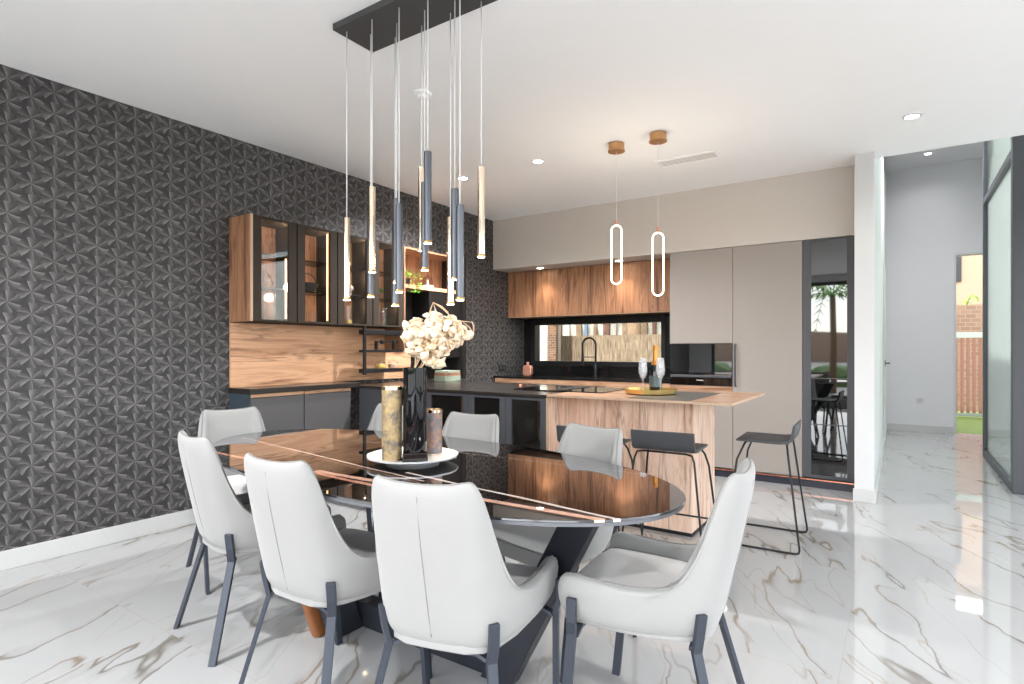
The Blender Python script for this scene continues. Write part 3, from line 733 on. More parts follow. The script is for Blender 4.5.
b = B(); box(b, .252, .598, 3.31, 3.33, 0, .881); tag(make('filler_panel', b, M_anth, bevel=.003), 'dark grey corner filler panel between the base cupboards and glass fronts', 'panel')
XD = [.6, 1.015, 1.43, 1.76, 2.096]
LD = ['smoked glass fronted cupboard in the island beside the dark corner panel', 'smoked glass fronted cupboard in the island, second from the corner panel', 'smoked glass fronted cupboard in the island, third from the corner panel', 'smoked glass fronted cupboard in the island with stemmed glasses inside, beside the oak cladding']
for i in range(4):
    x0, x1 = XD[i], XD[i + 1] - .002
    t = thing('display_cupboard', LD[i], 'cupboard', ((x0 + x1) / 2, 3.52, 0), 0, 'glass fronted island cupboards')
    b = B(); box(b, x0, x1, 3.72, 3.735, .08, .8815); make('back_panel', b, M_wood_v, t)
    b = B(); box(b, x0, x0 + .012, 3.33, 3.719, .08, .8815); box(b, x1 - .012, x1, 3.33, 3.719, .08, .8815); box(b, x0 + .012, x1 - .012, 3.33, 3.719, .08, .1); box(b, x0 + .012, x1 - .012, 3.33, 3.719, .862, .8815); make('carcass', b, M_brownlam, t)
    b = B(); box(b, x0 + .013, x1 - .013, 3.35, 3.715, .50, .512); make('shelf', b, M_greylam, t)
    st = .05
    b = B(); box(b, x0, x0 + st, 3.307, 3.328, .085, .872); box(b, x1 - st, x1, 3.307, 3.328, .085, .872); box(b, x0 + st, x1 - st, 3.307, 3.328, .855, .872); box(b, x0 + st, x1 - st, 3.307, 3.328, .085, .11)
    d = make('door', b, M_anth, t, bevel=.002)
    b = B(); box(b, x0 + st, x1 - st, 3.315, 3.32, .11, .855); make('glass_pane', b, M_smoke, d)
    b = B(); box(b, x0, x1, 3.35, 3.71, 0, .08); make('plinth', b, M_plinth, t)
GI = 'stemmed glasses in the island cupboard'
goblet(1.865, 3.46, .5125, .20, .034, 'stemmed glass in the island cupboard by the oak cladding, first from the corner panel', grp=GI)
goblet(1.93, 3.52, .5125, .25, .034, 'tall stemmed glass in the island cupboard by the oak cladding, middle of three', grp=GI)
goblet(2.005, 3.46, .5125, .24, .036, 'stemmed glass in the island cupboard by the oak cladding, nearest the cladding', grp=GI)
goblet(1.60, 3.48, .5125, .2, .034, 'stemmed glass in the third island cupboard', grp=GI)

# hob, tray, bottle, flutes
t = thing('hob', 'black glass induction hob let into the island worktop', 'hob', (2.0, 3.84, .9025))
b = B(); prism(b, rrect(-.36, .36, -.26, .26, .012), 'z', 0, .006); make('glass_plate', b, M_cooktop, t, local=True, bevel=.002)
b = B(); box(b, -.05, .05, -.2, .2, .0062, .009); make('extractor_grille', b, M_black, t, local=True, bevel=.001)
for s in (-.2, .2):
    b = B(); lathe(b, [(.1, .0062), (.1, .0067), (.098, .0067), (.098, .0062)], 36, (s, .02)); make('zone_ring', b, M_mat, t, local=True)
t = thing('serving_tray', 'round gold metal tray on the oak bar top', 'tray', (2.66, 3.72, .9045))
b = B(); lathe(b, [(0, 0), (.155, 0), (.165, .006), (.17, .034), (.166, .034), (.16, .0055), (0, .0055)], 48); make('dish', b, M_goldtray, t, local=True, smooth=40)
def flute(x, y, label):
    t = thing('champagne_flute', label, 'glass', (x, y, .9105), 0, 'champagne flutes on the gold tray')
    b = B(); lathe(b, [(0, .002), (.03, .001), (.03, .004), (.006, .009), (.0035, .02), (.0035, .085), (.006, .095)], 20); make('stem', b, M_sheen_glass, t, local=True, smooth=40)
    b = B(); lathe(b, [(.0, .092), (.012, .098), (.026, .125), (.030, .15), (.026, .20), (.021, .235), (.0195, .235), (.0245, .2), (.0285, .15), (.024, .127), (.01, .102), (0, .099)], 24); make('bowl', b, M_sheen_glass, t, local=True, smooth=True)
flute(2.63, 3.66, 'clear champagne flute on the gold tray nearer the window tap')
flute(2.735, 3.70, 'clear champagne flute on the gold tray in front of the dark bottle')
t = thing('champagne_bottle', 'dark champagne bottle with orange gold foil neck on the gold tray', 'bottle', (2.68, 3.76, .9105))
b = B(); lathe(b, [(0, .006), (.02, 0), (.038, .004), (.041, .02), (.041, .13), (.036, .165), (.022, .2), (.016, .225), (.0145, .24)], 28); make('body', b, M_bottle, t, local=True, smooth=40)
b = B(); lathe(b, [(.0285, .187), (.0225, .203), (.0168, .226), (.0158, .29), (.018, .292), (.018, .302), (.0165, .305), (.0165, .318), (0, .322)], 28); make('foil_neck', b, M_foil, t, local=True, smooth=40)
b = B(); lathe(b, [(.0418, .04), (.0418, .115)], 28); make('label', b, M_paperlabel, t, local=True, smooth=True)
t = thing('pepper_pot', 'tiny copper pepper pot on the dark island worktop', 'pepper pot', (1.42, 4.02, .9005))
b = B(); lathe(b, [(0, 0), (.02, 0), (.02, .012), (.012, .016), (0, .018)], 16); make('body', b, M_copper, t, local=True, smooth=40)

# ================================================================== window wall
t = thing('window_worktop', 'black worktop with tap under the kitchen window', 'worktop', (1.08, 5.95, .865))
b = B(); box(b, .001, 2.158, 5.598, 6.298, .865, .885); make('slab', b, M_blackmarble, t, bevel=.002)
b = B(); box(b, .001, 2.158, 6.284, 6.299, .886, .999); tag(make('splashback_upstand', b, M_blackmarble), 'black marble upstand below the kitchen window', 'wall panel')
b = B(); box(b, .001, .097, 6.284, 6.299, 1.0, 1.598); box(b, 1.888, 2.158, 6.284, 6.299, 1.0, 1.598); tag(make('window_side_panel', b, M_blackmarble), 'black marble panel flanking the kitchen window', 'wall panel')
for i in range(3):
    x0, x1 = .02 + i * .713, .02 + (i + 1) * .713 - .003
    t = thing('drawer_unit', ['greige drawer unit under the window worktop by the wallpaper', 'greige drawer unit under the window worktop below the tap', 'greige drawer unit under the window worktop beside the oven housing'][i], 'cupboard', ((x0 + x1) / 2, 5.93, 0), 0, 'greige drawer units under the window')
    b = B(); box(b, x0, x1, 5.63, 6.28, .08, .864); make('carcass', b, M_greige, t)
    b = B(); box(b, x0, x1, 5.61, 5.628, .46, .805); make('drawer', b, M_greige, t, bevel=.002)
    b = B(); box(b, x0, x1, 5.61, 5.628, .09, .455); make('drawer', b, M_greige, t, bevel=.002)
    b = B(); box(b, x0, x1, 5.606, 5.628, .812, .864); make('oak_grip_strip', b, M_wood_x, t)
    b = B(); box(b, x0, x1, 5.66, 6.2, 0, .08); make('plinth', b, M_plinth, t)
LU = ['brown oak wall cupboard at the wallpaper end above the window', 'brown oak wall cupboard in the middle above the window', 'brown oak wall cupboard above the window beside the tall greige cupboard']
for i in range(3):
    x0, x1 = .004 + i * .719, .004 + (i + 1) * .719 - .001
    t = thing('oak_wall_cupboard', LU[i], 'wall cupboard', ((x0 + x1) / 2, 6.1, 1.603), 0, 'oak wall cupboards above the window')
    b = B(); box(b, x0, x1, 5.93, 6.298, 1.603, 2.158); make('carcass', b, M_wood_v, t)
    b = B(); box(b, x0, x1, 5.908, 5.928, 1.603, 2.158); make('door', b, M_wood_v, t, bevel=.0007)
    b = B(); box(b, x0, x1, 5.91, 5.93, 1.597, 1.6025); make('pale_edge_strip', b, M_wood_edge, t)
# tap
t = thing('kitchen_tap', 'tall black spring neck kitchen tap in front of the window', 'tap', (1.11, 6.1, .8855))
b = B(); lathe(b, [(0, 0), (.028, 0), (.028, .01), (.019, .014), (.019, .14), (.012, .15), (0, .15)], 20); make('body', b, M_black, t, local=True, smooth=40)
pts = [(0, 0, .14 + .02 * k) for k in range(12)] + [(-.085 + .085 * math.cos(a), 0, .37 + .085 * math.sin(a)) for a in [PI * k / 12 for k in range(13)]] + [(-.17, 0, .36 - .02 * k) for k in range(5)]
b = B(); tube(b, pts, .012, 10); make('spring_neck', b, M_black, t, local=True, smooth=True)
b = B(); lathe(b, [(0, .13), (.014, .13), (.017, .19), (.014, .285), (0, .285)], 16, (-.17, 0)); make('spray_head', b, M_black, t, local=True, smooth=40)
b = B(); tube(b, [(0, 0, .23), (-.15, 0, .23)], .006, 8); make('holder_arm', b, M_anth, t, local=True, smooth=40)
b = B(); tube(b, [(.015, 0, .1), (.10, -.02, .115)], .007, 8); make('lever', b, M_black, t, local=True, smooth=40)
# copper flask
t = thing('copper_flask', 'hammered copper flask with a small neck on the window worktop', 'flask', (.35, 5.82, .8855))
b = B(); prism(b, rrect(-.06, .06, 0, .13, .036, 8), 'y', -.028, .028); make('body', b, M_copper2, t, local=True, bevel=.01, seg=3, smooth=50)
b = B(); lathe(b, [(.016, .125), (.013, .148), (.018, .152), (.018, .168), (0, .17)], 20); make('neck', b, M_copper2, t, local=True, smooth=40)

# ================================================================== tall units
def tall(name, label, x0, x1, grp):
    return thing(name, label, 'tall cupboard', ((x0 + x1) / 2, 5.93, 0), 0, grp)
GT = 'tall units beside the window'
t = tall('oven_housing', 'tall greige cupboard that houses the built in oven', 2.162, 2.758, GT)
b = B(); box(b, 2.162, 2.164 + .012, 5.615, 6.29, .08, 2.158); box(b, 2.745, 2.757, 5.615, 6.29, .08, 2.158); box(b, 2.176, 2.745, 5.612, 6.29, 1.262, 1.275); box(b, 2.176, 2.745, 5.612, 6.29, .845, .857); make('carcass', b, M_greige, t)
b = B(); box(b, 2.162, 2.757, 5.592, 5.611, 1.262, 2.158); make('door', b, M_greige, t, bevel=.0015)
b = B(); box(b, 2.162, 2.757, 5.592, 5.611, .09, .79); make('door', b, M_greige, t, bevel=.0015)
b = B(); box(b, 2.162, 2.757, 5.592, 5.611, .796, .852); make('oak_strip', b, M_wood_x, t)
t = thing('oven', 'black glass built in oven in the tall greige housing', 'oven', (2.46, 5.9, .858))
b = B(); box(b, 2.178, 2.743, 5.615, 6.1, .859, 1.26); make('body', b, M_black, t)
b = B(); box(b, 2.168, 2.752, 5.590, 5.613, .935, 1.258); make('glass_door', b, M_blackglass, t, bevel=.001)
b = B(); box(b, 2.168, 2.752, 5.590, 5.613, .859, .930); p = make('control_panel', b, M_blackglass, t, bevel=.001)
b = B()
for k in range(7): box(b, 2.425 + k * .0095, 2.431 + k * .0095, 5.5893, 5.5899, .903, .912)
make('maker_mark', b, M_ceramicwhite, p)
b = B(); box(b, 2.172, 2.748, 5.582, 5.5895, .936, .958); make('handle_bar', b, M_anth, t, bevel=.002)
t = tall('larder_cupboard', 'tall greige cupboard with a slim dark bar handle', 2.76, 3.345, GT)
b = B(); box(b, 2.76, 3.343, 5.612, 6.29, .08, 2.158); make('carcass', b, M_greige, t)
b = B(); box(b, 2.761, 3.342, 5.592, 5.611, .09, 2.158); d = make('door', b, M_greige, t, bevel=.0015)
b = B(); tube(b, [(2.785, 5.592, .86), (2.785, 5.566, .87), (2.785, 5.562, .9), (2.785, 5.562, 1.21), (2.785, 5.566, 1.24), (2.785, 5.592, 1.25)], .009, 8); make('bar_handle', b, M_anth, d, smooth=True)
t = tall('wine_cooler', 'tall dark framed glass cabinet beside the white pillar', 3.345, 3.738, GT)
b = B(); box(b, 3.346, 3.748, 5.625, 6.29, .08, 2.158); make('carcass', b, M_black, t)
b = B(); box(b, 3.346, 3.411, 5.592, 5.62, .09, 2.156); box(b, 3.682, 3.750, 5.592, 5.62, .09, 2.156); box(b, 3.411, 3.682, 5.592, 5.62, 2.142, 2.156); box(b, 3.411, 3.682, 5.592, 5.62, .09, .115); d = make('door', b, M_anth, t, bevel=.002)
b = B(); box(b, 3.411, 3.682, 5.600, 5.606, .115, 2.142); make('glass_pane', b, M_blackglass, d)
for z in (.55, .95): 
    b = B(); box(b, 3.411, 3.682, 5.597, 5.5995, z, z + .008); make('shelf_edge', b, M_anth, d)
t = thing('plinth', 'dark navy plinth with a copper strip below the tall units', 'plinth', (2.95, 5.7, 0))
b = B(); box(b, 2.162, 3.748, 5.612, 5.63, 0, .064); make('board', b, M_plinth, t)
b = B(); box(b, 2.162, 3.748, 5.600, 5.611, .066, .077); make('copper_strip', b, M_copper, t)
# ================================================================== dining chairs
def chair_grid():
    T = [(0, -.266, .848), (.075, -.263, .850), (.130, -.254, .858), (.158, -.236, .862), (.170, -.206, .832), (.180, -.182, .755), (.192, -.160, .665), (.208, -.130, .582), (.225, -.078, .533), (.240, .03, .518), (.247, .15, .524), (.246, .268, .542)]
    M2 = [(0, -.190), (.075, -.188), (.130, -.177), (.168, -.152), (.190, -.120), (.206, -.085), (.219, -.047), (.231, -.005), (.241, .045), (.248, .11), (.250, .185), (.247, .270)]
    n = len(T)
    def inward(P, d):
        out = []
        for i in range(n):
            a = Vector(P[max(i - 1, 0)][:2]); c = Vector(P[min(i + 1, n - 1)][:2])
            if i == 0: nr = Vector((0, 1))
            else:
                t = (c - a).normalized(); nr = Vector((-t.y, t.x))
                if nr.dot(Vector((0, .05)) - Vector(P[i][:2])) < 0: nr = -nr
            out.append((max(P[i][0] + nr.x * d, 0) if i else 0, P[i][1] + nr.y * d))
        return out
    rows = []
    I1 = inward(M2, .075); rows.append([(x, y, .378) for x, y in I1])
    I2 = inward(M2, .042); rows.append([(x, y, .384) for x, y in I2])
    I3 = inward(M2, .014); rows.append([(x, y, .415) for x, y in I3])
    rows.append([(x, y, .485) for x, y in M2])
    def lerp(f, bulge):
        r = []
        for i in range(n):
            a, b_ = Vector((*M2[i], .485)), Vector(T[i]); p = a.lerp(b_, f)
            if i < 8: p.y -= bulge * math.sin(PI * f) * (1 - i / 8)
            r.append(tuple(p))
        return r
    for f in (.3, .62, .97): rows.append(lerp(f, .004))
    th = .044
    mid = inward(T, th * .5); rows.append([(mid[i][0], mid[i][1], T[i][2] + .006) for i in range(n)])
    inn = []
    for f in (.97, .62, .3, 0):
        L = lerp(f, .012); q = inward(L, th); inn.append([(q[i][0], q[i][1], L[i][2]) for i in range(n)])
    rows += inn
    rows.append([(p[0], p[1], .45) for p in inn[-1]])
    return rows, T, mid

def chair_shell():
    rows, T, mid = chair_grid()
    b = B(); n = len(rows[0])
    grid = []
    for r in rows:
        L = [None] * (2 * n - 1)
        for i, (x, y, z) in enumerate(r):
            if i == 0: L[n - 1] = b.verts.new((0, y, z))
            else:
                L[n - 1 + i] = b.verts.new((x, y, z)); L[n - 1 - i] = b.verts.new((-x, y, z))
        grid.append(L)
    for A, C in zip(grid, grid[1:]):
        for k in range(2 * n - 2): b.faces.new([A[k], A[k + 1], C[k + 1], C[k]])
    b.faces.new([g[0] for g in grid]); b.faces.new([g[-1] for g in grid][::-1])
    return b

def chair_proto():
    t = thing('dining_chair', 'x', 'chair')
    shell = make('shell', chair_shell(), M_shell, t, local=True, smooth=True, subsurf=2)
    # cushion
    def outline(s):
        return [(x * s, y) for x, y in ((0, -.165), (.09, -.163), (.14, -.14), (.17, -.09), (.192, -.01), (.203, .08), (.206, .22), (.2, .255), (.15, .266), (0, .268))]
    half = outline(1)
    pts = half + [(-x, y) for x, y in half[-2:0:-1]]
    b = B(); rings = []
    for s, z in ((.97, .43), (1, .445), (1, .468), (.975, .482), (.86, .490), (.5, .494)):
        rings.append([b.verts.new((x * s, .03 + (y - .03) * s, z)) for x, y in pts])
    for A, C in zip(rings, rings[1:]):
        for k in range(len(pts)): b.faces.new([A[k], A[(k + 1) % len(pts)], C[(k + 1) % len(pts)], C[k]])
    b.faces.new(rings[0][::-1]); b.faces.new(rings[-1])
    make('seat_cushion', b, M_velvet, t, local=True, smooth=True, subsurf=1)['label'] = 'pale grey velvet cushion'
    b = B(); prism(b, [(x * .99, y * .985 + .002) for x, y in pts], 'z', .379, .436); make('seat_base', b, M_shell, t, local=True, bevel=.006, seg=3, smooth=40)
    # piping on the rim and the centre back seam
    rows, T, mid = chair_grid()
    n = 2 * len(T) - 1
    bpy.context.view_layer.update()
    ev = shell.evaluated_get(bpy.context.evaluated_depsgraph_get()).to_mesh()
    V = [ev.vertices[k].co.copy() for k in range(len(shell.data.vertices))]
    def order(r):                       # vertices of grid row r from one arm tip to the other
        m = len(T); base = r * n
        return [V[base + 2 * k] for k in range(m - 1, 0, -1)] + [V[base]] + [V[base + 2 * k - 1] for k in range(1, m)]
    def spline(P, k=4):
        out = []
        for i in range(len(P) - 1):
            p0, p1, p2, p3 = P[max(i - 1, 0)], P[i], P[i + 1], P[min(i + 2, len(P) - 1)]
            for j in range(k):
                u = j / k
                out.append(.5 * (2 * p1 + (p2 - p0) * u + (2 * p0 - 5 * p1 + 4 * p2 - p3) * u * u + (3 * p1 - p0 - 3 * p2 + p3) * u ** 3))
        return out + [P[-1]]
    for r in (7,):
        b = B(); tube(b, spline(order(r)), .0030, 6); make('edge_piping', b, M_stitch, t, local=True, smooth=True)
    b = B(); tube(b, spline([V[r * n] + Vector((0, 0, 0)) for r in range(2, 7)]), .0016, 6); make('back_seam', b, M_stitch, t, local=True, smooth=True)
    # legs: flat bars that hug the shell, then splay
    def leg(sx, front):
        y0 = .205 if front else -.165
        y1 = .245 if front else -.265
        xs = .254 if front else .244
        b = B()
        w, d = .0145, .008
        if front: P, ang = [(.256, y0, .474), (.256, y0, .405), (.244, y0 + .004, .365), (.236, y1, 0.0)], 0
        else: P, ang = [(.172, -.147, .472), (.168, -.139, .412), (.158, -.130, .358), (.216, -.222, 0.0)], R(-46)
        ca, sa = math.cos(ang), math.sin(ang)
        sec = []
        for (x, y, z) in P:
            sec.append([b.verts.new((sx * (x + ox * ca - oy * sa), y + ox * sa + oy * ca, z)) for ox, oy in ((-d, -w), (d, -w), (d, w), (-d, w))])
        for A, C in zip(sec, sec[1:]):
            for k in range(4): b.faces.new([A[k], A[(k + 1) % 4], C[(k + 1) % 4], C[k]])
        b.faces.new(sec[0]); b.faces.new(sec[-1][::-1])
        make('leg', b, M_leg, t, local=True, bevel=.002)
    for s in (-1, 1):
        leg(s, True); leg(s, False)
    for y, hw in ((.205, .236), (-.120, .148)):
        b = B(); prism(b, [(-hw, .352), (-hw, .364), (-hw + .03, .377), (hw - .03, .377), (hw, .364), (hw, .352), (hw - .035, .367), (-hw + .035, .367)], 'y', y - .014, y + .014); make('cross_bar', b, M_leg, t, local=True, bevel=.002)
    return t
GC = 'white dining chairs around the oval table'
CH = [
    ((1.712, 1.425), -10, 'off white dining chair in the near row, the one closest to the patterned wall'),
    ((2.396, 1.310), 2.0, 'off white dining chair in the near row, second from the patterned wall'),
    ((2.952, 1.334), 14.5, 'off white dining chair seen square from behind in front of the slanted table leg'),
    ((3.438, 1.756), 94, 'off white dining chair at the rounded end of the table nearest the hall'),
    ((1.05, 1.79), -104, 'off white dining chair at the table end nearest the patterned wall'),
    ((1.47, 2.335), 184, 'off white dining chair across the table, half hidden behind the tall gold candle holder'),
    ((2.180, 2.215), 186.5, 'off white dining chair across the table, right behind the short candle holder'),
    ((2.865, 2.115), 167, 'off white dining chair across the table with its back to the bar stools'),
]
proto = chair_proto()
for i, ((x, y), a, L) in enumerate(CH):
    if i == 0:
        c = proto; c.location = (x, y, 0); c.rotation_euler = (0, 0, R(a)); c['label'] = L; c['group'] = GC
    else:
        dup(proto, (x, y, 0), R(a), L, GC)

# ================================================================== table
TC, TA, SA, SB = (2.33, 1.72), R(-4.8), 1.195, .55
t = thing('dining_table', 'large oval dining table with glossy black veined top and dark metal legs', 'table', (TC[0], TC[1], 0))
def oval(k, n=96, p=2.1):
    out = []
    for i in range(n):
        a = 2 * PI * i / n; c, s = math.cos(a), math.sin(a)
        x = (SA - k) * math.copysign(abs(c) ** (2 / p), c); y = (SB - k) * math.copysign(abs(s) ** (2 / p), s)
        out.append((TC[0] + x * math.cos(TA) - y * math.sin(TA), TC[1] + x * math.sin(TA) + y * math.cos(TA)))
    return out
b = B(); prism(b, oval(0), 'z', .742, .75); make('tabletop', b, M_ceramic, t, bevel=.0015)
b = B(); A = [b.verts.new((x, y, .7418)) for x, y in oval(.001)]; C = [b.verts.new((x, y, .731)) for x, y in oval(.004)]; D = [b.verts.new((x, y, .724)) for x, y in oval(.03)]
for P_, Q in ((A, C), (C, D)):
    for k in range(96): b.faces.new([P_[k], P_[(k + 1) % 96], Q[(k + 1) % 96], Q[k]])
b.faces.new(A); b.faces.new(D[::-1]); make('metal_rim', b, M_rim, t, smooth=40)
def slab(pts_bottom, pts_top, z0, z1):
    b = B(); lo = [b.verts.new((x, y, z0)) for x, y in pts_bottom]; hi = [b.verts.new((x, y, z1)) for x, y in pts_top]
    n = len(lo)
    for k in range(n): b.faces.new([lo[k], lo[(k + 1) % n], hi[(k + 1) % n], hi[k]])
    b.faces.new(lo[::-1]); b.faces.new(hi); return b
make('slanted_leg', slab([(2.77, 1.68), (2.90, 1.68), (2.90, 1.745), (2.77, 1.745)], [(3.165, 1.655), (3.285, 1.655), (3.285, 1.72), (3.165, 1.72)], 0, .724), M_base, t, bevel=.003)
make('slanted_leg', slab([(1.75, 1.76), (1.88, 1.76), (1.88, 1.825), (1.75, 1.825)], [(1.44, 1.79), (1.56, 1.79), (1.56, 1.855), (1.44, 1.855)], 0, .724), M_base, t, bevel=.003)
b = B(); box(b, 1.85, 2.80, 1.70, 1.78, 0, .105); make('floor_beam', b, M_base, t, bevel=.003)
make('slanted_leg', slab([(2.07, 1.55), (2.12, 1.55), (2.12, 1.704), (2.07, 1.704)], [(2.05, 1.34), (2.095, 1.34), (2.095, 1.46), (2.05, 1.46)], 0, .724), M_base, t, bevel=.003)
o = make('wooden_leg', slab(rrect(2.0, 2.045, 1.52, 1.60, .02), rrect(1.998, 2.038, 1.28, 1.36, .018), .001, .724), plain('walnut_leg', srgb(136, 84, 48), .4), t, bevel=.006, smooth=50); o['label'] = 'brown wooden slanted leg'

# table centrepiece
t = thing('stone_platter', 'round pale speckled stone platter on the black oval table', 'plate', (2.425, 1.690, .7505))
b = B(); prof = [(0, 0), (.10, 0), (.105, .01), (.165, .018), (.180, .024), (.181, .030), (.174, .030), (.160, .0222), (0, .0222)]
lathe(b, prof, 60)
for v in b.verts:
    r = math.hypot(v.co.x, v.co.y)
    if r > .14:
        a = math.atan2(v.co.y, v.co.x); k = 1 + .008 * math.sin(9 * a) + .006 * math.sin(17 * a + 1); v.co.x *= k; v.co.y *= k
make('dish', b, M_plate, t, local=True, smooth=40)
RX, RY = math.cos(.593), math.sin(.593)
VX, VY = 2.497, 1.627
t = thing('vase', 'tall glossy black cylinder vase holding the dried blossoms', 'vase', (VX, VY, .7735))
b = B(); lathe(b, [(0, .034), (.0435, .034), (.0455, .037), (.0455, .357), (.042, .357), (.041, .045), (0, .04)], 40); make('cylinder', b, M_vase, t, local=True, smooth=40)
b = B(); prism(b, rrect(-.0475, .0475, -.0475, .0475, .004), 'z', 0, .0335); bmesh.ops.rotate(b, verts=b.verts, cent=(0, 0, 0), matrix=Matrix.Rotation(.768, 3, 'Z')); make('foot_block', b, plain('dark_brown_glass_block', srgb(30, 24, 22), .05, 0, 1.6), t, local=True, bevel=.003)
def holder(x, y, r, h, mat, label):
    t = thing('candle_holder', label, 'candle holder', (x, y, .7735), 0, 'mottled candle holders on the platter')
    b = B(); lathe(b, [(0, .005), (r, .005), (r, h - .008), (r - .003, h - .008), (r - .004, .012), (0, .012)], 36); make('mottled_cylinder', b, mat, t, local=True, smooth=40)
    b = B(); lathe(b, [(r + .0008, h - .012), (r + .0012, h), (r - .004, h), (r - .0045, h - .012)], 36); make('gold_rim', b, M_gold, t, local=True, smooth=40)
    b = B(); lathe(b, [(0, 0), (r + .001, 0), (r + .001, .006), (0, .006)], 36); make('gold_base', b, M_gold, t, local=True, smooth=40)
    b = B(); lathe(b, [(0, h * .62), (r - .005, h * .62), (r - .005, h * .63), (0, h * .64)], 24); make('wax', b, M_cream, t, local=True, smooth=40)
    return t
holder(VX - RX * .0895, VY - RY * .0895, .0385, .284, M_candle_a, 'tall gold and grey mottled candle holder beside the black vase')
holder(2.462, 1.768, .038, .182, M_candle_b, 'short blue grey and rust mottled candle holder behind the black vase')

# dried blossoms
t = thing('dried_flowers', 'cream dried blossom branches standing in the black vase', 'flowers', (VX, VY, .81))
PXM = 2.2 / 574
def at(px, py, dep=0):
    return Vector((VX + (px - 414) * PXM * RX - dep * RY, VY + (px - 414) * PXM * RY + dep * RX, 1.198 - (py - 350) * PXM))
clusters = [(430, 334, 22), (415, 332, 15), (447, 330, 15), (425, 352, 11), (461, 331, 5), (467, 335, 4), (437, 362, 7), (416, 348, 11), (434, 320, 8), (440, 346, 13), (455, 338, 8), (430, 362, 4)]
stems = [at(424, 362), at(432, 340), at(446, 330), at(462, 326), at(433, 318), at(416, 336)]
b = B()
for s in stems:
    p0 = Vector((VX, VY, .83)); p1 = Vector((VX + rnd.uniform(-.02, .02), VY + rnd.uniform(-.02, .02), 1.10))
    tube(b, [p0, p1, p1.lerp(s, .5) + Vector((0, 0, .012)), s], [.003, .003, .0025, .0015], 6)
make('stem', b, M_twig, t, smooth=True)
b = B()
for (a, c, dd, e) in (((432, 302), (424, 322), 0, .0), ((432, 302), (447, 312), .01, 0), ((432, 302), (452, 318), -.02, 0), ((432, 302), (436, 325), .02, 0), ((471, 322), (448, 322), 0, 0), ((473, 334), (462, 322), .01, 0), ((471, 321), (473, 332), 0, 0)):
    tube(b, [at(*a, 0), at((a[0] + c[0]) / 2 + 1, (a[1] + c[1]) / 2 - 1, dd), at(*c, dd)], [.0012, .003, .0022], 6)
make('dry_twig', b, M_twig, t, smooth=True)
for (px, py, r) in clusters:
    c = at(px, py); rr = r * PXM
    b = B()
    for k in range(int(9 + r * 3.2)):
        d = Vector((rnd.gauss(0, 1), rnd.gauss(0, 1), rnd.gauss(0, 1))).normalized()
        p = c + d * rr * rnd.uniform(.55, 1.0)
        q = (d + Vector((rnd.uniform(-.6, .6), rnd.uniform(-.6, .6), rnd.uniform(-.6, .6)))).normalized()
        m = Matrix.Translation(p) @ q.to_track_quat('Z', 'Y').to_matrix().to_4x4()
        s = rnd.uniform(.013, .021)
        cv = b.verts.new(m @ Vector((0, 0, -s * .25))); rim = []
        for j in range(9):
            a = 2 * PI * j / 9; w = s * (1 + .12 * math.sin(3 * a + k)); rim.append(b.verts.new(m @ Vector((w * math.cos(a), w * .8 * math.sin(a), s * .12 * math.sin(2 * a)))))
        for j in range(9): b.faces.new([cv, rim[j], rim[(j + 1) % 9]])
    make('blossom_cluster', b, M_petal, t, smooth=True, solid=.0008)

# ================================================================== bar stools
def stool_proto():
    t = thing('bar_stool', 'x', 'stool')
    b = B()
    prof = [(.165, .640), (.170, .647), (.163, .655), (.05, .655), (-.07, .653), (-.11, .658), (-.133, .672), (-.143, .70), (-.154, .755), (-.169, .755), (-.161, .70), (-.150, .66), (-.125, .642), (-.07, .636), (.05, .638)]
    prof = [(y, z - .008) for y, z in prof]
    prism(b, prof, 'x', -.178, .178)
    make('seat', b, M_stool, t, local=True, bevel=.006, seg=3, smooth=50)
    for s in (-1, 1):
        P = [(s * .12, .115, 0.624), (s * .150, .12, 0.620), (s * .168, .13, 0.592), (s * .185, .16, .52), (s * .235, .215, .03), (s * .237, .212, .012), (s * .237, .19, .006), (s * .237, -.17, .006), (s * .237, -.19, .012), (s * .237, -.195, .03), (s * .168, -.125, 0.582), (s * .155, -.12, 0.617), (s * .12, -.115, 0.624)]
        b = B(); tube(b, P, .0062, 8); make('sled_leg', b, M_black, t, local=True, smooth=True)
    b = B(); tube(b, [(-.212, .194, .2), (.212, .194, .2)], .006, 8); make('footrest', b, M_black, t, local=True, smooth=True)
    for y in (.115, -.115):
        b = B(); tube(b, [(-.12, y, 0.624), (.12, y, 0.624)], .0062, 8); make('seat_support', b, M_black, t, local=True, smooth=True)
    return t
GS = 'charcoal bar stools at the island'
s0 = stool_proto(); s0.location = (3.362, 3.935, 0); s0.rotation_euler = (0, 0, R(92)); s0['label'] = 'charcoal bar stool standing clear of the bar end, in front of the tall greige cupboard'; s0['group'] = GS
dup(s0, (2.945, 3.265, 0), R(3), 'charcoal bar stool tucked under the bar top at the free end, back to the table', GS)
dup(s0, (2.50, 3.19, 0), R(4), 'charcoal bar stool tucked under the bar top, mostly hidden behind a white chair back', GS)
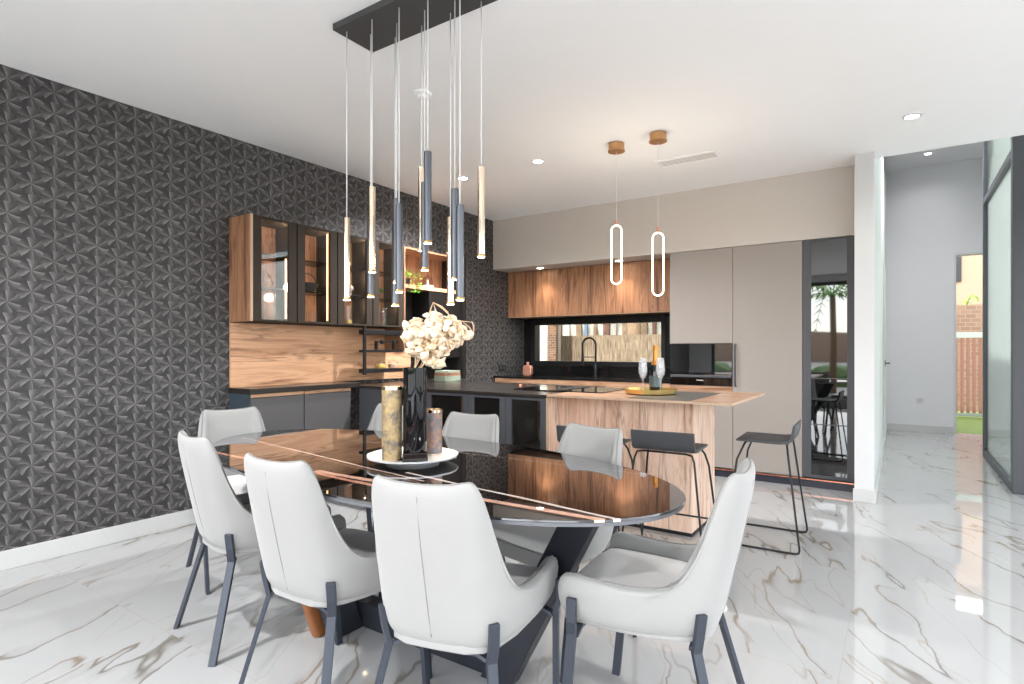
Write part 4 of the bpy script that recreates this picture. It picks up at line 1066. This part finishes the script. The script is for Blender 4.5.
# ================================================================== pendant cluster over the table
t = thing('pendant_chandelier', 'cluster of gold and blue grey tube pendants on a long black ceiling plate', 'chandelier', (2.215, 1.91, 2.7495))
b = B(); box(b, 1.812, 2.618, 1.786, 2.036, 2.718, 2.7495); make('canopy', b, M_canopy, t, bevel=.002)
TB = [(1.858, 1.832, 1.438, 0), (2.035, 1.829, 1.557, 0), (1.935, 1.912, 1.455, 1), (2.106, 1.915, 1.512, 1), (2.204, 1.833, 1.456, 1), (2.013, 1.997, 1.414, 1), (2.189, 1.995, 1.664, 0),
      (2.285, 1.911, 1.556, 1), (2.374, 1.834, 1.655, 1), (2.367, 1.992, 1.405, 0), (2.457, 1.914, 1.502, 1), (2.543, 1.843, 1.405, 1), (2.536, 1.998, 1.604, 0)]
for x, y, z, k in TB:
    b = B(); lathe(b, [(.0163, .004), (.0163, .390), (.011, .392), (0, .392)], 24, (x, y)); bmesh.ops.translate(b, verts=b.verts, vec=(0, 0, z))
    p = make('pendant_tube', b, M_blue if k else M_gold, t, smooth=40); p['label'] = 'blue grey tube pendant' if k else 'gold tube pendant'
    b = B(); tube(b, [(x, y, z + .392), (x, y, 2.718)], .0027, 6); make('cord', b, M_cord, p, smooth=True)
    b = B(); lathe(b, [(.0172, .010), (.0195, .004), (.0195, 0), (.016, -.001)], 24, (x, y)); bmesh.ops.translate(b, verts=b.verts, vec=(0, 0, z)); make('collar', b, M_brasscap, p, smooth=40)
    b = B(); lathe(b, [(.0165, .0), (.015, -.003), (0, -.004)], 24, (x, y)); bmesh.ops.translate(b, verts=b.verts, vec=(0, 0, z)); make('led_disc', b, M_led, p, smooth=True)
    l = bpy.data.lights.new('pendant_lamp', 'SPOT'); l.energy = 2.0; l.spot_size = R(70); l.spot_blend = .6; l.shadow_soft_size = .02; l.color = (1, .86, .68)
    o = bpy.data.objects.new('pendant_lamp', l); col.objects.link(o); o.parent = p; o.location = Vector((x, y, z - .01)) - t.location

# ring pendants over the island
def ring(x, y, ztop, zbot, label):
    t = thing('ring_pendant', label, 'pendant lamp', (x, y, 2.7495), 0, 'elongated ring pendants over the island')
    b = B(); lathe(b, [(0, 0), (.058, 0), (.058, -.05), (.064, -.052), (.064, -.060), (0, -.060)], 32); make('ceiling_rose', b, M_rose, t, local=True, smooth=40)
    b = B(); tube(b, [(0, 0, -.06), (0, 0, ztop + .03 - 2.7495)], .0012, 6); make('cord', b, M_cord, t, local=True)
    r = .037; zt, zb = ztop - .007 - 2.7495, zbot + .007 - 2.7495
    pts = [(r * math.cos(a), 0, zt - r + r * math.sin(a)) for a in [PI * k / 14 for k in range(15)]] + [(-r * math.cos(a), 0, zb + r - r * math.sin(a)) for a in [PI * k / 14 for k in range(15)]]
    b = B(); tube(b, pts, .0048, 8, closed=True); bmesh.ops.rotate(b, verts=b.verts, cent=(0, 0, 0), matrix=Matrix.Rotation(R(20), 3, 'Z')); make('light_ring', b, M_ring, t, local=True, smooth=True)
    b = B(); lathe(b, [(0, ztop + .035 - 2.7495), (.008, ztop + .035 - 2.7495), (.008, ztop + .002 - 2.7495), (0, ztop + .002 - 2.7495)], 12); make('ring_clip', b, M_copper, t, local=True, smooth=40)
    l = bpy.data.lights.new('ring_lamp', 'POINT'); l.energy = 3.0; l.shadow_soft_size = .05; l.color = (1, .85, .66)
    o = bpy.data.objects.new('ring_lamp', l); col.objects.link(o); o.parent = t; o.location = (0, 0, (ztop + zbot) / 2 - 2.7495)
ring(2.282, 4.02, 2.142, 1.688, 'elongated glowing ring pendant on the lower left copper rose, over the hob side')
ring(2.613, 3.995, 2.045, 1.581, 'elongated glowing ring pendant on the upper right copper rose, over the tray')
# ================================================================== outside
b = B(); box(b, -40, 60, -60, 60, -.3, -.13); struct('ground', b, M_terrace)
b = B(); box(b, 4.0, 9.0, 10.5, 14.58, -.12, -.03); o = struct('lawn', b, M_lawn)
b = B(); box(b, -1.5, 3.6, 7.9, 7.98, -.13, 1.42); tag(make('reed_fence', b, M_reed), 'pale reed screen fence outside the kitchen window', 'fence')
b = B(); box(b, -.85, -.245, 7.3, 7.7, -.13, 3.2); tag(make('garden_post', b, M_cream), 'cream rendered post outside the kitchen window', 'post')
b = B(); box(b, -.240, -.10, 7.3, 7.36, -.13, 3.2); tag(make('stone_pier', b, M_stone), 'rough brown stone pier beside the cream post outside the kitchen window', 'pier')
t = thing('neighbour_house', 'house wall of pale blue and timber above the reed fence', 'building', (1.5, 11, -.13))
b = B(); box(b, -6, 3.4, 11, 11.4, -.13, 5); make('wall', b, M_cream, t)
for k in range(16):
    x = -2.75 + k * .21 + rnd.uniform(-.03, .03)
    b = B(); box(b, x, x + rnd.uniform(.06, .15), 10.96, 11.0, .6, 2.6); make('board', b, (M_trunk, M_pale_blue, M_trunk, M_timber, M_cream)[k % 5], t)
for i, (x, y) in enumerate(((-1.5, 9.4), (.1, 9.7), (1.7, 9.3))):
    t = thing('garden_tree', ['brown garden tree trunk beyond the reed fence, nearest the stone pier', 'brown garden tree trunk beyond the reed fence, in the middle', 'brown garden tree trunk beyond the reed fence, nearest the bottle'][i], 'tree', (x, y, -.13), 0, 'trees beyond the reed fence')
    b = B(); tube(b, [(0, 0, 0), (.04, 0, 1.2), (.0, .05, 2.4), (.1, 0, 3.6)], [.16, .13, .11, .08], 10); make('trunk', b, M_trunk, t, local=True, smooth=True)
    b = B()
    for k in range(160):
        d = Vector((rnd.uniform(-.75, .75), rnd.uniform(-.7, .7), rnd.uniform(-.4, .4)))
        bmesh.ops.create_icosphere(b, subdivisions=1, radius=.13, matrix=Matrix.Translation(Vector((.1, 0, 3.7)) + d) @ Matrix.Diagonal((1, .5, .25, 1)))
    make('crown', b, M_leafdark, t, local=True)

# hall garden
t = thing('garden_gate', 'reddish timber slatted gate on the lawn beyond the hall door', 'gate', (5.2, 13.2, -.03))
b = B()
box(b, 4.62, 4.70, 13.16, 13.24, -.03, 1.55); box(b, 6.2, 6.28, 13.16, 13.24, -.03, 1.55); box(b, 4.70, 6.2, 13.18, 13.22, 1.42, 1.52); box(b, 4.70, 6.2, 13.18, 13.22, .0, .06)
make('gate_frame', b, plain('grey_green_gate_frame', srgb(130, 140, 128), .6), t)
b = B()
for k in range(17): box(b, 4.71 + k * .087, 4.755 + k * .087, 13.185, 13.215, .06, 1.42)
make('slats', b, M_timber, t)
b = B(); box(b, 3.0, 9.0, 14.6, 14.9, -.1, 2.1); tag(make('garden_wall', b, M_stonewall), 'pale stone garden wall behind the slatted gate', 'wall')
t = thing('peach_house', 'peach rendered house beyond the stone garden wall', 'building', (6, 19, -.13))
b = B(); box(b, 2, 12, 19, 23, -.13, 5.2); make('wall', b, M_stucco, t)
b = B(); box(b, 1.8, 12.2, 18.8, 23.2, 5.2, 5.5); make('roof_slab', b, M_ceil, t)
b = B(); box(b, 5.05, 5.4, 18.96, 18.999, 3.0, 4.4); make('window', b, M_black, t)
def palm(x, y, z, h, n, L, label, grp):
    t = thing('palm', label, 'palm', (x, y, z), 0, grp)
    b = B(); tube(b, [(0, 0, 0), (.03, 0, h * .5), (0, .02, h)], [.11, .09, .08], 10); make('trunk', b, M_trunk, t, local=True, smooth=True)
    for k in range(n):
        a = 2 * PI * k / n + .3; b = B(); el = .5 + .5 * (k % 3)
        pts = [Vector((math.cos(a) * L * s * .9, math.sin(a) * L * s * .9, h + L * (el * s - 1.1 * s * s))) for s in [j / 9 for j in range(10)]]
        tube(b, pts, [.018 - .0015 * j for j in range(10)], 5)
        side = Vector((-math.sin(a), math.cos(a), 0))
        for j in range(1, 10):
            for s in (-1, 1):
                p = pts[j]; q = p + side * s * L * .22 * (1.1 - j / 11) + Vector((math.cos(a) * .1 * L, math.sin(a) * .1 * L, -.12 * L)); w = Vector((math.cos(a), math.sin(a), 0)) * .035 * L
                b.faces.new([b.verts.new(p - w), b.verts.new(q), b.verts.new(p + w)])
        make('frond', b, M_leaf, t, local=True)
palm(5.25, 16.3, -.13, 2.0, 11, 1.0, 'small palm above the garden wall beyond the hall door', 'garden palms')
palm(2.35, -9.0, -.13, 3.0, 13, 1.8, 'tall palm reflected in the dark cabinet glass', 'garden palms')
# the view the sliding doors look out on (seen in the reflections)
b = B()
for k in range(26):
    x = -16 + k * 1.5; bmesh.ops.create_icosphere(b, subdivisions=2, radius=1.1, matrix=Matrix.Translation((x, -14 + .8 * math.sin(k * 1.7), -.1)) @ Matrix.Diagonal((1, .8, .6 + .2 * math.sin(k * 2.3), 1)))
o = make('hedge', b, M_leafdark); tag(o, 'green hedge along the terrace behind the photographer', 'hedge')
b = B()
prof = [(-90, 0), (-70, 3), (-48, 4), (-30, 3), (-12, 4), (6, 3), (22, 4.4), (45, 3), (70, 3.5), (90, 0)]
prism(b, [(x, z - .3) for x, z in prof], 'y', -75, -60); o = struct('hill', b, M_hill)

# ================================================================== sky, sun, camera
w = bpy.data.worlds.new('sky'); sc.world = w; w.use_nodes = True
nt = w.node_tree; nt.nodes.clear()
sky = nt.nodes.new('ShaderNodeTexSky'); sky.sky_type = 'NISHITA'; sky.sun_disc = False; sky.sun_elevation = R(48); sky.sun_rotation = R(200); sky.altitude = 0; sky.air_density = 1.; sky.dust_density = 1.2; sky.ozone_density = 1.
hs = nt.nodes.new('ShaderNodeHueSaturation'); hs.inputs['Saturation'].default_value = .28; hs.inputs['Value'].default_value = 1.
bg = nt.nodes.new('ShaderNodeBackground'); bg.inputs['Strength'].default_value = SKY
ow = nt.nodes.new('ShaderNodeOutputWorld')
nt.links.new(sky.outputs[0], hs.inputs['Color']); nt.links.new(hs.outputs[0], bg.inputs[0]); nt.links.new(bg.outputs[0], ow.inputs[0])
s = bpy.data.lights.new('sun', 'SUN'); s.energy = SUN; s.angle = R(1.5); s.color = (.97, .985, 1)
so = bpy.data.objects.new('sun', s); col.objects.link(so); so.rotation_euler = (R(35), R(4), 0)

cam = bpy.data.cameras.new('camera'); cam.sensor_width = 36; cam.sensor_fit = 'HORIZONTAL'; cam.lens = 574 / 1024 * 36
cam.shift_y = 8 / 1024; cam.clip_start = .05; cam.clip_end = 500
co = bpy.data.objects.new('camera', cam); col.objects.link(co)
co.location = (4.044, 0, 1.198); co.rotation_euler = (R(90), 0, .593)
sc.camera = co
vs = sc.view_settings
sc.display_settings.display_device = 'sRGB'
vs.view_transform = 'Standard'; vs.look = 'None'; vs.gamma = 1; vs.use_curve_mapping = False
vs.exposure = EXPO
sc.cycles.use_denoising = True
sc.cycles.max_bounces = 12; sc.cycles.diffuse_bounces = 6; sc.cycles.glossy_bounces = 5; sc.cycles.transparent_max_bounces = 16; sc.cycles.transmission_bounces = 6
sc.cycles.sample_clamp_indirect = 6
sc.cycles.caustics_reflective = False; sc.cycles.caustics_refractive = False
